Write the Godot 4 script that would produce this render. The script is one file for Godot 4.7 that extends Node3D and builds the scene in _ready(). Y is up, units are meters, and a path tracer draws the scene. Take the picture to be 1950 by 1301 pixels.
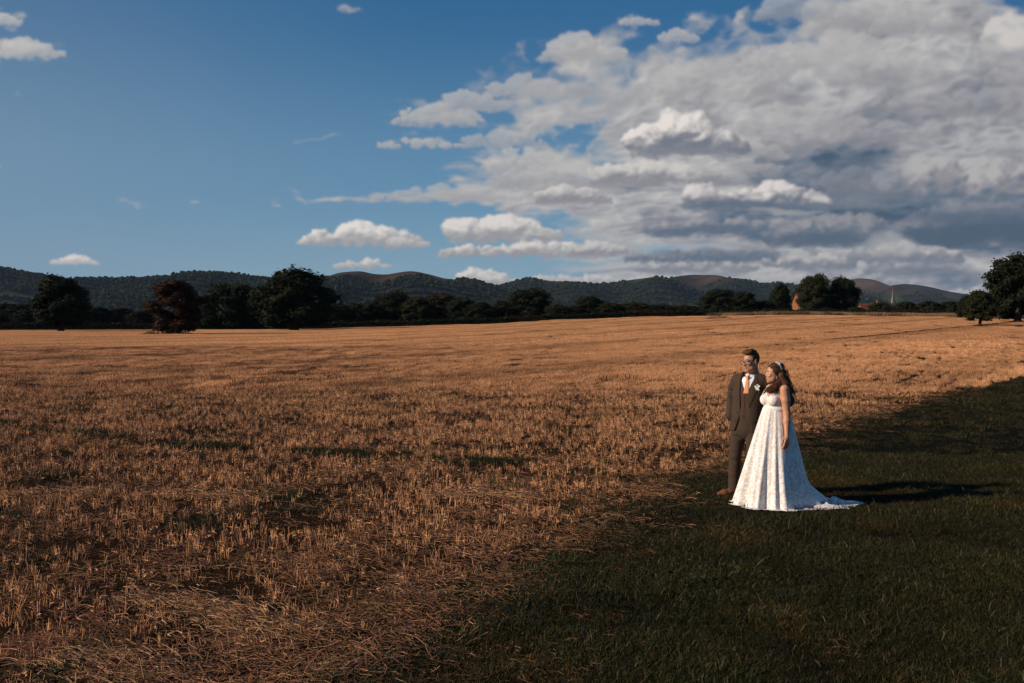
extends Node3D
# A couple in wedding clothes at the edge of a harvested field, wooded hills behind.
const EYE := 2.2          # camera height
const LENS := 1896.0      # focal length in units of the sky layout below
const SKYLINE := 610.0    # where eye level lies in that layout
const ROW := Vector2(0.553, 0.833)   # direction of the drill rows (x, depth)

var rng := RandomNumberGenerator.new()
var fbm := FastNoiseLite.new()
var soft := FastNoiseLite.new()
var fine := FastNoiseLite.new()
var taken := {}
var sky_work := Thread.new()
var sky_look: PanoramaSkyMaterial

func _ready() -> void:
	rng.seed = 7
	for n in [[fbm, 11, 5], [soft, 23, 2], [fine, 37, 4]]:
		n[0].noise_type = FastNoiseLite.TYPE_SIMPLEX_SMOOTH
		n[0].seed = n[1]
		n[0].frequency = 1.0
		n[0].fractal_type = FastNoiseLite.FRACTAL_FBM
		n[0].fractal_octaves = n[2]
	make_camera()
	make_sky_and_sun()
	clock("sky")
	make_ground()
	make_hills()
	clock("hills")
	make_buildings()
	make_trees()
	clock("trees")
	make_people()
	clock("people")
	make_stubble()
	make_grass()
	clock("ground cover")
	sky_look.panorama = ImageTexture.create_from_image(sky_work.wait_to_finish())
	clock("sky hung")

func clock(what: String) -> void:
	print(what, " ", Time.get_ticks_msec())

func make_camera() -> void:
	var c := Camera3D.new()
	c.name = "camera"
	c.fov = 37.87
	c.near = 0.1
	c.far = 30000.0
	c.position = Vector3(0, EYE, 0)
	c.rotation.x = -atan(40.5 / LENS)
	add_child(c)
	c.current = true

func make_sky_and_sun() -> void:
	var e := Environment.new()
	e.background_mode = Environment.BG_SKY
	var m := PanoramaSkyMaterial.new()
	sky_look = m
	sky_work.start(sky_image)                    # painted meanwhile, hung up at the end of _ready
	e.sky = Sky.new()
	e.sky.sky_material = m
	e.background_energy_multiplier = 1.0
	e.tonemap_mode = Environment.TONE_MAPPER_LINEAR
	e.tonemap_exposure = 1.0
	e.sdfgi_enabled = true
	e.ssao_enabled = true
	e.ssil_enabled = true
	e.fog_enabled = true
	e.fog_density = 0.00002
	e.fog_light_color = Color(0.72, 0.84, 1.0)
	var w := WorldEnvironment.new()
	w.name = "environment"
	w.environment = e
	add_child(w)
	var s := DirectionalLight3D.new()
	s.name = "sun"
	s.light_energy = 1.6
	s.light_color = Color(1.0, 0.935, 0.85)
	s.light_angular_distance = 0.5
	s.shadow_enabled = true
	add_child(s)
	# low sun off to the side, a little behind the photographer
	var towards := Vector3(-0.976 * cos(deg_to_rad(26.0)), sin(deg_to_rad(26.0)), 0.215 * cos(deg_to_rad(26.0)))
	s.look_at_from_position(Vector3.ZERO, -towards, Vector3.UP)

# ---------------------------------------------------------------- helpers
func numbered(called: String) -> String:
	var n: int = taken.get(called, -1) + 1
	taken[called] = n
	return called if n == 0 else "%s_%03d" % [called, n]

const ORDINAL := ["first", "second", "third", "fourth", "fifth", "sixth", "seventh", "eighth", "ninth", "tenth", "eleventh", "twelfth", "thirteenth", "fourteenth", "fifteenth", "sixteenth", "seventeenth", "eighteenth", "nineteenth", "twentieth"]

func thing(called: String, label: String, category: String, at: Vector3, turn := 0.0, group := "") -> Node3D:
	var o := Node3D.new()
	o.name = numbered(called)
	o.position = at
	o.rotation.y = turn
	add_child(o)
	return tag(o, label, category, group)

func tag(o: Node3D, label: String, category: String, group := "", kind := "") -> Node3D:
	o.set_meta("label", label)
	o.set_meta("category", category)
	if group:
		o.set_meta("group", group)
	if kind:
		o.set_meta("kind", kind)
	return o

func part(called: String, mesh: Mesh, mat: Material, parent: Node = self) -> MeshInstance3D:
	var o := MeshInstance3D.new()
	o.name = numbered(called) if parent == self else called
	o.mesh = mesh
	o.material_override = mat
	parent.add_child(o, true)
	return o

func lin(r: float, g: float, b: float) -> Color:
	return Color(r, g, b).linear_to_srgb()

func paint(c: Color, rough := 0.8, spec := 0.3) -> StandardMaterial3D:
	var m := StandardMaterial3D.new()
	m.albedo_color = c.linear_to_srgb()
	m.roughness = rough
	m.metallic_specular = spec
	return m

func tinted(rough := 0.85, spec := 0.25) -> StandardMaterial3D:   # colour from vertices or copies
	var m := paint(Color.WHITE, rough, spec)
	m.vertex_color_use_as_albedo = true
	return m

func noise_texture(sd: int, freq: float, stops: Array, size := 512, oct := 5, kind := FastNoiseLite.TYPE_SIMPLEX_SMOOTH) -> NoiseTexture2D:
	var n := FastNoiseLite.new()
	n.seed = sd
	n.noise_type = kind
	n.frequency = freq
	n.fractal_octaves = oct
	var t := NoiseTexture2D.new()
	t.width = size
	t.height = size
	t.seamless = true
	t.noise = n
	if stops.size():
		var g := Gradient.new()
		g.offsets = PackedFloat32Array()
		g.colors = PackedColorArray()
		var offs := PackedFloat32Array()
		var cols := PackedColorArray()
		for s in stops:
			offs.append(s[0])
			cols.append((s[1] as Color).linear_to_srgb())
		g.offsets = offs
		g.colors = cols
		t.color_ramp = g
	return t

class Build:                                     # collects triangles for one mesh
	var v := PackedVector3Array()
	var n := PackedVector3Array()
	var c := PackedColorArray()
	var uv := PackedVector2Array()
	var i := PackedInt32Array()
	func tri(a: Vector3, b: Vector3, d: Vector3, col := Color.WHITE) -> void:
		var k := v.size()
		var m := (d - a).cross(b - a).normalized()
		v.append(a); v.append(b); v.append(d)
		for q in 3:
			n.append(m)
			c.append(col)
		i.append(k); i.append(k + 1); i.append(k + 2)
	func quad(a: Vector3, b: Vector3, d: Vector3, e: Vector3, col := Color.WHITE) -> void:
		tri(a, b, d, col)
		tri(a, d, e, col)
	func box(lo: Vector3, hi: Vector3, col := Color.WHITE) -> void:
		var p := []
		for k in 8:
			p.append(Vector3(hi.x if k & 1 else lo.x, hi.y if k & 2 else lo.y, hi.z if k & 4 else lo.z))
		for f in [[0, 2, 3, 1], [4, 5, 7, 6], [0, 4, 6, 2], [1, 3, 7, 5], [2, 6, 7, 3], [0, 1, 5, 4]]:
			quad(p[f[0]], p[f[1]], p[f[2]], p[f[3]], col)
	func tube(pts: Array, rad: Array, sides := 6, col := Color.WHITE, flat := 1.0, cap := true) -> void:
		var first := v.size()
		var up := Vector3(0.31, 0.11, 0.94)
		for k in pts.size():
			var t: Vector3 = (pts[mini(k + 1, pts.size() - 1)] - pts[maxi(k - 1, 0)]).normalized()
			var x := t.cross(up).normalized()
			var y := x.cross(t).normalized()
			for s in sides:
				var a := TAU * s / sides
				var o := x * cos(a) + y * sin(a) * flat
				v.append(pts[k] + o * rad[k])
				n.append(o.normalized())
				c.append(col)
		for k in pts.size() - 1:
			for s in sides:
				var a := first + k * sides + s
				var b := first + k * sides + (s + 1) % sides
				for q in [a, b, a + sides, b, b + sides, a + sides]:
					i.append(q)
		if cap:
			for e in [0, pts.size() - 1]:
				var at := v.size()
				v.append(pts[e])
				n.append((pts[e] - pts[1 if e == 0 else e - 1]).normalized())
				c.append(col)
				for s in sides:
					i.append(at)
					i.append(first + e * sides + s)
					i.append(first + e * sides + (s + 1) % sides)
	func ball(at: Vector3, r: Vector3, col := Color.WHITE, rings := 6, segs := 8) -> void:
		var first := v.size()
		for a in rings + 1:
			for b in segs + 1:
				var o := Vector3(sin(PI * a / rings) * cos(TAU * b / segs), cos(PI * a / rings), sin(PI * a / rings) * sin(TAU * b / segs))
				v.append(at + o * r)
				n.append((o / r).normalized())
				c.append(col)
		for a in rings:
			for b in segs:
				var p := first + a * (segs + 1) + b
				for q in [p, p + 1, p + segs + 1, p + 1, p + segs + 2, p + segs + 1]:
					i.append(q)
	func mesh(smooth := false) -> ArrayMesh:
		var arr := []
		arr.resize(Mesh.ARRAY_MAX)
		arr[Mesh.ARRAY_VERTEX] = v
		if smooth:
			n.resize(v.size())
			n.fill(Vector3.ZERO)
			for k in range(0, i.size(), 3):
				var m := (v[i[k + 2]] - v[i[k]]).cross(v[i[k + 1]] - v[i[k]])
				for q in 3:
					n[i[k + q]] += m
			for k in n.size():
				n[k] = n[k].normalized()
		else:
			for k in range(0, i.size(), 3):            # winding follows the normals
				if (v[i[k + 2]] - v[i[k]]).cross(v[i[k + 1]] - v[i[k]]).dot(n[i[k]] + n[i[k + 1]] + n[i[k + 2]]) < 0.0:
					var t := i[k + 1]
					i[k + 1] = i[k + 2]
					i[k + 2] = t
		arr[Mesh.ARRAY_NORMAL] = n
		if c.size() == v.size():
			arr[Mesh.ARRAY_COLOR] = c
		if uv.size() == v.size():
			arr[Mesh.ARRAY_TEX_UV] = uv
		arr[Mesh.ARRAY_INDEX] = i
		var out := ArrayMesh.new()
		out.add_surface_from_arrays(Mesh.PRIMITIVE_TRIANGLES, arr)
		return out

func scatter(called: String, mesh: Mesh, mat: Material, where: Array, tints: Array, parent: Node = self) -> MultiMeshInstance3D:
	var mm := MultiMesh.new()
	mm.transform_format = MultiMesh.TRANSFORM_3D
	mm.use_colors = tints.size() > 0
	mm.mesh = mesh
	mm.instance_count = where.size()
	for k in where.size():
		mm.set_instance_transform(k, where[k])
		if tints.size():
			mm.set_instance_color(k, tints[k])
	var o := MultiMeshInstance3D.new()
	o.name = numbered(called) if parent == self else called
	o.multimesh = mm
	o.material_override = mat
	parent.add_child(o, true)
	o.set_meta("kind", "stuff")
	return o

# ---------------------------------------------------------------- sky
class Sheet:                                     # a piece of the panorama while it is painted
	var w: int
	var h: int
	var az0: float
	var el1: float
	var step: float
	var u := PackedFloat32Array()
	var v := PackedFloat32Array()
	var cover := PackedFloat32Array()
	var tone := PackedFloat32Array()
	var warp_u := PackedFloat32Array()
	var warp_v := PackedFloat32Array()
	var rgb := PackedColorArray()
	func _init(a0: float, a1: float, e1: float, s: float) -> void:
		w = roundi((a1 - a0) / s)
		h = roundi(e1 / s)
		az0 = a0
		el1 = e1
		step = s
		for a in [u, v, cover, tone, warp_u, warp_v]:
			a.resize(w * h)
		rgb.resize(w * h)
		for y in h:
			var el := el1 - (y + 0.5) * step
			var elc := minf(el, 0.5)
			var rise := LENS * tan(elc) + (el - elc) * LENS / pow(cos(0.5), 2)
			for x in w:
				var az := az0 + (x + 0.5) * step
				var azc := clampf(az, -0.7, 0.7)
				u[y * w + x] = 975.0 + LENS * tan(azc) + (az - azc) * LENS / pow(cos(0.7), 2)
				v[y * w + x] = SKYLINE - rise / cos(azc)
	func col_of(px: float) -> int:
		var t := (px - 975.0) / LENS
		var az := atan(t)
		if absf(az) > 0.7:
			az = signf(t) * (0.7 + (absf(t) - tan(0.7)) * pow(cos(0.7), 2))
		return clampi(roundi((az - az0) / step), 0, w)
	func row_of(py: float, most: bool) -> int:
		var t := (SKYLINE - py) / LENS * (1.0 if most else 0.76)
		var el := atan(t)
		if el > 0.5:
			el = 0.5 + (t - tan(0.5)) * pow(cos(0.5), 2)
		return clampi(roundi((el1 - el) / step), 0, h)

func tone_color(t: float) -> Color:
	var k := [[0.0, Color(0.055, 0.088, 0.135)], [0.22, Color(0.115, 0.158, 0.215)], [0.45, Color(0.270, 0.264, 0.288)], [0.62, Color(0.402, 0.398, 0.405)], [0.8, Color(0.555, 0.53, 0.51)], [1.0, Color(0.80, 0.74, 0.70)]]
	for i in k.size() - 1:
		if t <= k[i + 1][0]:
			return (k[i][1] as Color).lerp(k[i + 1][1], clampf((t - k[i][0]) / (k[i + 1][0] - k[i][0]), 0.0, 1.0))
	return k[k.size() - 1][1]

func blot(s: Sheet, into: PackedFloat32Array, cx: float, cy: float, rx: float, ry: float, deg: float, amp: float, wobble := 1.0, sharp_below := 0.0) -> PackedFloat32Array:
	var ca := cos(deg_to_rad(deg))
	var sa := sin(deg_to_rad(deg))
	var ex := absf(rx * ca) + absf(ry * sa) + 45.0 * wobble
	var ey := absf(rx * sa) + absf(ry * ca) + 30.0 * wobble
	for y in range(s.row_of(cy - ey, true), s.row_of(cy + ey, false)):
		for x in range(s.col_of(cx - ex), s.col_of(cx + ex)):
			var k := y * s.w + x
			var du := s.u[k] + s.warp_u[k] * wobble - cx
			var dv := s.v[k] + s.warp_v[k] * wobble - cy
			var a := (du * ca + dv * sa) / rx
			var b := (dv * ca - du * sa) / ry
			if sharp_below > 0.0 and b > 0.0:
				b *= sharp_below
			var d := a * a + b * b
			if d < 1.0:
				into[k] += amp * (1.0 - d) * (1.0 - d)
	return into

func cumulus(s: Sheet, cx: float, base: float, w: float, h: float, sd: int, bright: float, dark: float, profile: Array, dens := 1.0, veil := 1.0) -> void:
	var r := RandomNumberGenerator.new()
	r.seed = sd
	var balls := []
	for k in int(70 * dens):
		var t := r.randf()
		var f := t * (profile.size() - 1)
		var top: float = lerpf(profile[int(f)], profile[mini(int(f) + 1, profile.size() - 1)], f - int(f)) * h
		var big := r.randf()
		var rad := (0.13 + 0.34 * big * big) * h * (0.4 + 0.6 * top / h)
		var lift := maxf(top - rad * 1.05, 0.0) * pow(r.randf(), 0.55 + 0.5 * big)
		balls.append([cx + (t - 0.5) * (w - rad * 2.0), base - rad * 0.35 - lift, rad, 1.0 / (1.25 + 0.35 * big), lift * 0.28 + rad * 0.3])
	var x0 := s.col_of(cx - w * 0.66)
	var x1 := s.col_of(cx + w * 0.66)
	var y0 := s.row_of(base - h * 1.3, true)
	var y1 := s.row_of(base + h * 0.25, false)
	var bw := x1 - x0
	if bw < 3 or y1 - y0 < 3:
		return
	var high := PackedFloat32Array()
	high.resize(bw * (y1 - y0))
	var near := PackedFloat32Array()
	near.resize(high.size())
	for y in range(y0, y1):
		for x in range(x0, x1):
			var k := y * s.w + x
			var n1 := fine.get_noise_2d(s.u[k] * 0.95 / h + sd, s.v[k] * 1.3 / h)
			var n2 := fine.get_noise_2d(s.u[k] * 0.95 / h, s.v[k] * 1.3 / h + sd * 3.0)
			var pu := s.u[k] + n1 * h * 0.22
			var pv := s.v[k] + n2 * h * 0.16
			var top := 0.0
			var edge := 0.0
			for b in balls:
				var dx: float = (pu - b[0]) * b[3]
				var dy: float = pv - b[1]
				var q: float = (dx * dx + dy * dy) / (b[2] * b[2])
				if q < 1.0:
					var z: float = sqrt(1.0 - q) * b[2] + b[4] * 0.35
					top = maxf(top, z) + 0.25 * minf(top, z) * (1.0 - q)
					edge = maxf(edge, 1.0 - sqrt(q))
			var i := (y - y0) * bw + x - x0
			high[i] = top + h * 0.035 * n1 * smoothstep(0.0, 0.2, edge)
			near[i] = edge
	for y in range(y0 + 1, y1 - 1):
		for x in range(x0 + 1, x1 - 1):
			var i := (y - y0) * bw + x - x0
			if near[i] <= 0.0:
				continue
			var k := y * s.w + x
			var span := maxf(s.u[k + 1] - s.u[k - 1], 1.0)
			var nrm := Vector3(-(high[i + 1] - high[i - 1]) / span, (high[i + bw] - high[i - bw]) / span, 1.45).normalized()
			var lit := nrm.dot(Vector3(-0.62, 0.62, 0.48))
			var n3 := fine.get_noise_2d(s.u[k] * 2.1 / h + 7.0, s.v[k] * 3.4 / h + sd)
			var up := (base - s.v[k]) / h
			var a := smoothstep(0.0, 0.27, near[i] + 0.10 * n3) * smoothstep(-0.16, 0.16, up + 0.22 * n3)
			var shade := smoothstep(0.02, 0.78, up + 0.30 * n3 + 0.16 * (lit - 0.5))
			var t := dark + (bright - dark) * clampf(0.02 + 0.42 * shade + (0.18 + 0.55 * shade) * lit + 0.08 * n3, 0.0, 1.0)
			s.rgb[k] = s.rgb[k].lerp(tone_color(t), a * veil)

func paint_sheet(s: Sheet) -> void:
	var n := s.w * s.h
	for k in n:
		var u := s.u[k]
		var v := s.v[k]
		s.warp_u[k] = 75.0 * fbm.get_noise_2d(u * 0.0052, v * 0.0085) + 22.0 * fine.get_noise_2d(u * 0.021, v * 0.032)
		s.warp_v[k] = 44.0 * fbm.get_noise_2d(u * 0.0052 + 91.0, v * 0.0085) + 13.0 * fine.get_noise_2d(u * 0.021 + 55.0, v * 0.032)
		# clear air: deep blue high up, paler and greyer towards the horizon and towards the sun
		var up := clampf((SKYLINE - v) / 610.0, 0.0, 2.2)
		var c := Color(0.250, 0.375, 0.450).lerp(Color(0.135, 0.280, 0.425), smoothstep(0.0, 0.42, up)).lerp(Color(0.032, 0.132, 0.290), smoothstep(0.25, 1.05, up)).lerp(Color(0.022, 0.095, 0.24), smoothstep(1.0, 2.2, up))
		c = c.lerp(Color(0.205, 0.300, 0.405), 0.55 * smoothstep(900.0, -150.0, u) * smoothstep(1.7, 0.4, up))
		s.rgb[k] = c
	# thin broken sheet
	var cv := s.cover
	for b in [[1560, 210, 620, 250, -14, 1.5], [1200, 190, 300, 95, -12, 0.75], [1080, 150, 120, 70, -20, 0.5], [1130, 100, 130, 55, -10, 0.62], [830, 222, 120, 32, -2, 0.62], [820, 275, 130, 22, 3, 0.6], [930, 165, 110, 60, -28, 0.45], [990, 240, 130, 60, -10, 0.6],
			[1010, 320, 190, 60, 0, 0.8], [850, 380, 250, 28, -2, 0.62], [1000, 372, 220, 44, 0, 0.75], [700, 378, 150, 12, 0, 0.34], [1260, 400, 330, 75, 0, 1.1], [1150, 470, 220, 60, 0, 0.6], [1620, 440, 520, 130, 0, 1.5], [1560, 540, 620, 75, 0, 1.5], [1860, 330, 420, 260, 0, 1.7],
			[1205, 45, 62, 15, -16, 0.60], [1290, 66, 60, 22, -25, 0.62], [1425, 34, 42, 18, -45, 0.45], [1000, 100, 42, 20, -30, 0.42], [1215, 62, 40, 14, -10, 0.35], [1390, 70, 60, 18, -10, 0.35], [1520, 45, 60, 22, -10, 0.35], [1780, 40, 200, 150, -20, 1.2], [1650, 20, 70, 50, 0, 0.6],
			[15, 32, 62, 20, 6, 0.75], [20, 90, 120, 32, 4, 1.0], [-60, 100, 150, 50, 0, 1.0], [0, 178, 30, 9, 0, 0.34], [665, 10, 34, 12, 5, 0.50], [620, 267, 34, 11, 0, 0.40], [255, 382, 34, 10, 0, 0.52], [345, 379, 14, 8, 0, 0.46], [512, 381, 20, 8, 0, 0.46], [565, 368, 62, 16, 6, 0.46], [640, 378, 60, 11, 3, 0.36], [0, 316, 26, 6, 0, 0.34], [960, 218, 40, 20, 0, -0.5], [1110, 262, 55, 26, -20, -0.75], [1010, 285, 44, 20, -30, -0.6], [960, 490, 120, 26, 0, -0.5],
			[3300, -200, 1500, 1100, 0, 0.9], [1500, -520, 1500, 420, -12, 0.7]]:
		cv = blot(s, cv, b[0], b[1], b[2], b[3], b[4], b[5], 0.8)
	s.cover = cv
	var tn := s.tone
	for b in [[1760, 215, 230, 95, -12, -0.16], [1850, 190, 130, 60, -20, -0.10], [1560, 330, 190, 90, 10, -0.22], [1620, 280, 130, 50, -10, -0.09], [1460, 250, 130, 50, 0, 0.05], [1330, 295, 150, 45, 0, 0.16], [1250, 320, 170, 40, 0, 0.10], [1210, 345, 120, 30, 0, -0.14], [1400, 300, 90, 45, 0, 0.12], [1610, 350, 190, 110, 0, -0.30],
			[1500, 425, 300, 55, 0, -0.22], [1380, 425, 240, 40, -3, -0.16], [1880, 432, 330, 75, 0, -0.50], [1540, 300, 150, 70, 0, -0.14], [1300, 500, 280, 40, 0, -0.14], [1700, 515, 260, 40, 0, -0.05], [1700, 420, 120, 70, 0, -0.26], [1400, 472, 240, 26, 0, -0.16], [1750, 540, 300, 40, 0, -0.2], [1850, 350, 170, 75, -8, 0.10], [1500, 175, 200, 60, -15, 0.06], [1700, 95, 240, 60, -20, 0.10], [1930, 75, 50, 50, 0, 0.30], [1180, 215, 200, 50, -8, 0.05], [1110, 100, 110, 45, -10, 0.05], [1130, 480, 200, 60, 0, 0.05]]:
		tn = blot(s, tn, b[0], b[1], b[2], b[3], b[4], b[5], 1.1)
	s.tone = tn
	for k in n:
		var u := s.u[k]
		var v := s.v[k]
		var squash := 1.0 + 0.9 * smoothstep(200.0, 560.0, v)
		var pu := (u + 0.20 * v + s.warp_u[k] * 0.35) * 0.0078
		var pv := (v * squash + s.warp_v[k] * 0.35) * 0.0118
		var a := 0.6 * fbm.get_noise_2d(pu * 0.6, pv * 0.6) + 0.55 * (0.42 - absf(soft.get_noise_2d(pu * 1.5, pv * 1.5)) * 1.3)
		var b := 0.6 * fbm.get_noise_2d(pu * 0.6 - 0.045, pv * 0.6 - 0.05) + 0.55 * (0.42 - absf(soft.get_noise_2d(pu * 1.5 - 0.11, pv * 1.5 - 0.13)) * 1.3)
		var d := fine.get_noise_2d(u * 0.016, v * squash * 0.019)
		var f := s.cover[k] + 0.62 * a + 0.17 * d - 0.04
		var al := smoothstep(0.10, 0.86, f) * smoothstep(0.0, 0.14, s.cover[k])
		if al <= 0.0:
			continue
		var t := 0.585 + s.tone[k] + 0.20 * (a - b) + 0.14 * a + 0.05 * d + 0.22 * soft.get_noise_2d(u * 0.0060 + 40.0, v * squash * 0.0095) + 0.08 * fbm.get_noise_2d(u * 0.013, v * squash * 0.021 + 9.0)
		t = lerpf(0.64, t, smoothstep(0.5, 1.1, f))
		s.rgb[k] = s.rgb[k].lerp(tone_color(t), al * 0.95)
	# the sheet is made of soft heads, larger above, flatter towards the horizon
	var pr := RandomNumberGenerator.new()
	pr.seed = 88
	for q in [[840, 240, 190, 46, 0.72, 0.57, 0.8], [900, 215, 150, 50, 0.72, 0.57, 0.7], [800, 284, 170, 24, 0.70, 0.58, 0.8], [960, 282, 170, 40, 0.70, 0.56, 0.6], [1110, 122, 170, 62, 0.74, 0.58, 0.8], [1000, 190, 170, 56, 0.70, 0.57, 0.7], [1010, 335, 200, 60, 0.76, 0.56, 0.6], [870, 385, 330, 40, 0.70, 0.58, 0.6], [1290, 84, 80, 30, 0.72, 0.60, 0.7], [1215, 52, 80, 20, 0.72, 0.60, 0.7], [1680, 60, 150, 70, 0.72, 0.56, 0.6], [1930, 110, 150, 100, 0.86, 0.55, 0.8], [60, 115, 130, 52, 0.84, 0.66, 0.7], [10, 52, 80, 30, 0.84, 0.68, 0.7]]:
		cumulus(s, q[0], q[1], q[2], q[3], int(q[0]), q[4], q[5], [0.4, 0.75, 0.9, 0.8, 0.6, 0.4], 0.8, q[6])
	for k in 90:
		var u := pr.randf_range(940.0, 2500.0)
		var v := pr.randf_range(40.0, 400.0)
		if u < 1450.0 - v * 1.2 + 60.0 * pr.randf() or (v > 330.0 and u < 1000.0):
			continue
		var flat := lerpf(1.0, 0.45, smoothstep(150.0, 420.0, v))
		var w := pr.randf_range(110.0, 280.0)
		var t := 0.60 - 0.16 * smoothstep(1450.0, 1650.0, u) * smoothstep(200.0, 330.0, v) - 0.10 * smoothstep(1650.0, 1800.0, u) * smoothstep(120.0, 200.0, v) + pr.randfn() * 0.03
		cumulus(s, u, v, w, w * 0.36 * flat, 300 + k, t + 0.11, t - 0.09, [0.4, 0.8, 0.95, 0.8, 0.6, 0.4], 0.8, 0.55)
	# heaped clouds, far ones first
	for c in [[690, 512, 110, 26, 3, 0.88, 0.55, [0.3, 0.5, 0.9, 0.8, 0.3], 0.7], [925, 545, 150, 44, 5, 0.9, 0.52, [0.2, 0.55, 0.95, 0.8, 0.55, 0.4, 0.2], 1.0], [1090, 545, 190, 30, 6, 0.8, 0.48, [0.4, 0.8, 0.7, 0.9, 0.5], 0.9], [1290, 548, 260, 34, 8, 0.78, 0.44, [0.4, 0.8, 0.6, 0.9, 0.7, 0.5], 0.9], [1500, 548, 240, 36, 9, 0.74, 0.40, [0.5, 0.7, 0.9, 0.6, 0.4], 0.9], [1660, 545, 150, 34, 10, 0.76, 0.36, [0.3, 0.9, 0.7, 0.4], 0.9], [1835, 566, 130, 22, 12, 0.70, 0.50, [0.3, 0.6, 0.9, 0.5], 0.8],
			[1330, 520, 240, 40, 13, 0.74, 0.36, [0.5, 0.8, 0.7, 0.6, 0.5], 0.9], [1540, 512, 180, 42, 14, 0.76, 0.30, [0.5, 0.9, 0.7, 0.6], 0.9], [1720, 505, 230, 62, 15, 0.72, 0.30, [0.5, 0.95, 0.8, 0.6, 0.4], 1.0],
			[143, 504, 92, 20, 16, 0.92, 0.66, [0.3, 0.8, 0.95, 0.8, 0.35], 0.8], [690, 470, 236, 62, 17, 0.97, 0.52, [0.4, 0.6, 0.45, 0.95, 0.75, 0.5, 0.45, 0.3], 1.3], [775, 470, 90, 24, 18, 0.80, 0.55, [0.6, 0.9, 0.6, 0.3], 0.7],
			[955, 462, 225, 56, 19, 0.92, 0.50, [0.9, 0.75, 0.85, 0.95, 0.7, 0.4], 1.3], [1000, 490, 330, 38, 20, 0.90, 0.48, [0.4, 0.7, 0.6, 0.8, 0.9, 0.7, 0.6], 1.2], [1140, 488, 130, 34, 21, 0.80, 0.42, [0.5, 0.9, 0.8, 0.5], 0.9],
			[1090, 388, 150, 44, 22, 0.84, 0.42, [0.5, 0.9, 0.7, 0.4], 0.8], [1230, 352, 240, 54, 23, 0.86, 0.42, [0.5, 0.8, 0.9, 0.7, 0.5], 0.9],
			[1440, 402, 290, 70, 24, 0.92, 0.26, [0.9, 0.6, 0.5, 0.7, 0.9, 0.6, 0.45], 1.2], [1345, 352, 90, 26, 25, 0.60, 0.40, [0.5, 0.9, 0.6], 0.7], [1400, 450, 340, 46, 26, 0.55, 0.16, [0.5, 0.7, 0.8, 0.7, 0.5], 1.0, 0.8], [1570, 470, 250, 74, 27, 0.50, 0.08, [0.4, 0.6, 0.8, 0.95, 0.8], 1.1, 0.8], [1330, 500, 300, 34, 31, 0.56, 0.18, [0.5, 0.8, 0.7, 0.5], 0.9],
			[1810, 392, 330, 100, 28, 0.66, 0.22, [0.6, 0.8, 0.95, 0.8, 0.9, 0.8], 1.2], [1930, 470, 400, 90, 29, 0.34, 0.04, [0.7, 0.9, 0.9, 0.9, 0.9], 1.3, 0.9], [1760, 462, 150, 60, 33, 0.42, 0.10, [0.5, 0.9, 0.8, 0.5], 1.0, 0.8], [1850, 420, 220, 40, 34, 0.40, 0.16, [0.6, 0.9, 0.7], 0.9, 0.7],
			[1310, 298, 250, 90, 30, 0.98, 0.30, [0.45, 0.7, 0.82, 0.98, 0.8, 0.62, 0.5, 0.25], 1.4]]:
		cumulus(s, c[0], c[1], c[2], c[3], c[4], c[5], c[6], c[7], c[8], c[9] if c.size() > 9 else 1.0)
	# flat shaded undersides and lit shoulders: [x, y, half width, half height, tone, strength, sharpness below]
	for q in [[1400, 396, 180, 16, 0.18, 0.8, 2.0], [1330, 442, 200, 22, 0.18, 0.75, 2.5], [1570, 462, 150, 40, 0.12, 0.8, 3.0], [1390, 490, 230, 18, 0.20, 0.7, 2.0], [1880, 448, 240, 48, 0.07, 0.9, 3.2], [1800, 420, 150, 20, 0.14, 0.6, 2.0], [1930, 408, 120, 16, 0.18, 0.6, 2.0], [1640, 350, 150, 80, 0.28, 0.6, 1.0], [1312, 288, 120, 24, 0.36, 0.7, 2.4], [1160, 352, 80, 20, 0.44, 0.6, 2.0], [1080, 384, 80, 12, 0.45, 0.6, 2.5], [1750, 525, 240, 22, 0.26, 0.5, 1.5], [1250, 522, 240, 10, 0.34, 0.5, 2.0],
			[1000, 462, 100, 8, 0.50, 0.5, 2.0], [1050, 488, 170, 8, 0.48, 0.5, 2.0], [1560, 375, 24, 12, 0.85, 0.8, 1.0], [1320, 365, 22, 26, 0.86, 0.8, 1.0], [1350, 340, 40, 12, 0.42, 0.7, 1.0], [1100, 322, 110, 24, 0.78, 0.6, 1.0], [1260, 315, 110, 14, 0.84, 0.6, 1.0], [1700, 470, 70, 34, 0.66, 0.6, 1.0], [1930, 72, 44, 44, 0.86, 0.8, 1.0], [1500, 405, 90, 9, 0.62, 0.5, 1.0], [1520, 490, 40, 20, 0.70, 0.6, 1.0], [1140, 510, 120, 10, 0.70, 0.5, 1.0], [1840, 556, 60, 8, 0.68, 0.6, 1.0], [1460, 535, 160, 12, 0.64, 0.5, 1.0]]:
		s.tone.fill(0.0)
		s.tone = blot(s, s.tone, q[0], q[1], q[2], q[3], 0.0, 1.0, 0.35, q[6])
		for y in range(s.row_of(q[1] - q[3] - 40.0, true), s.row_of(q[1] + q[3] + 40.0, false)):
			for x in range(s.col_of(q[0] - q[2] - 60.0), s.col_of(q[0] + q[2] + 60.0)):
				var k := y * s.w + x
				if s.tone[k] > 0.0:
					s.rgb[k] = s.rgb[k].lerp(tone_color(q[4]), q[5] * smoothstep(0.0, 0.8, s.tone[k]))
	# the same kind of fair-weather heaps all round, outside the view too
	var r := RandomNumberGenerator.new()
	r.seed = 404
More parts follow.
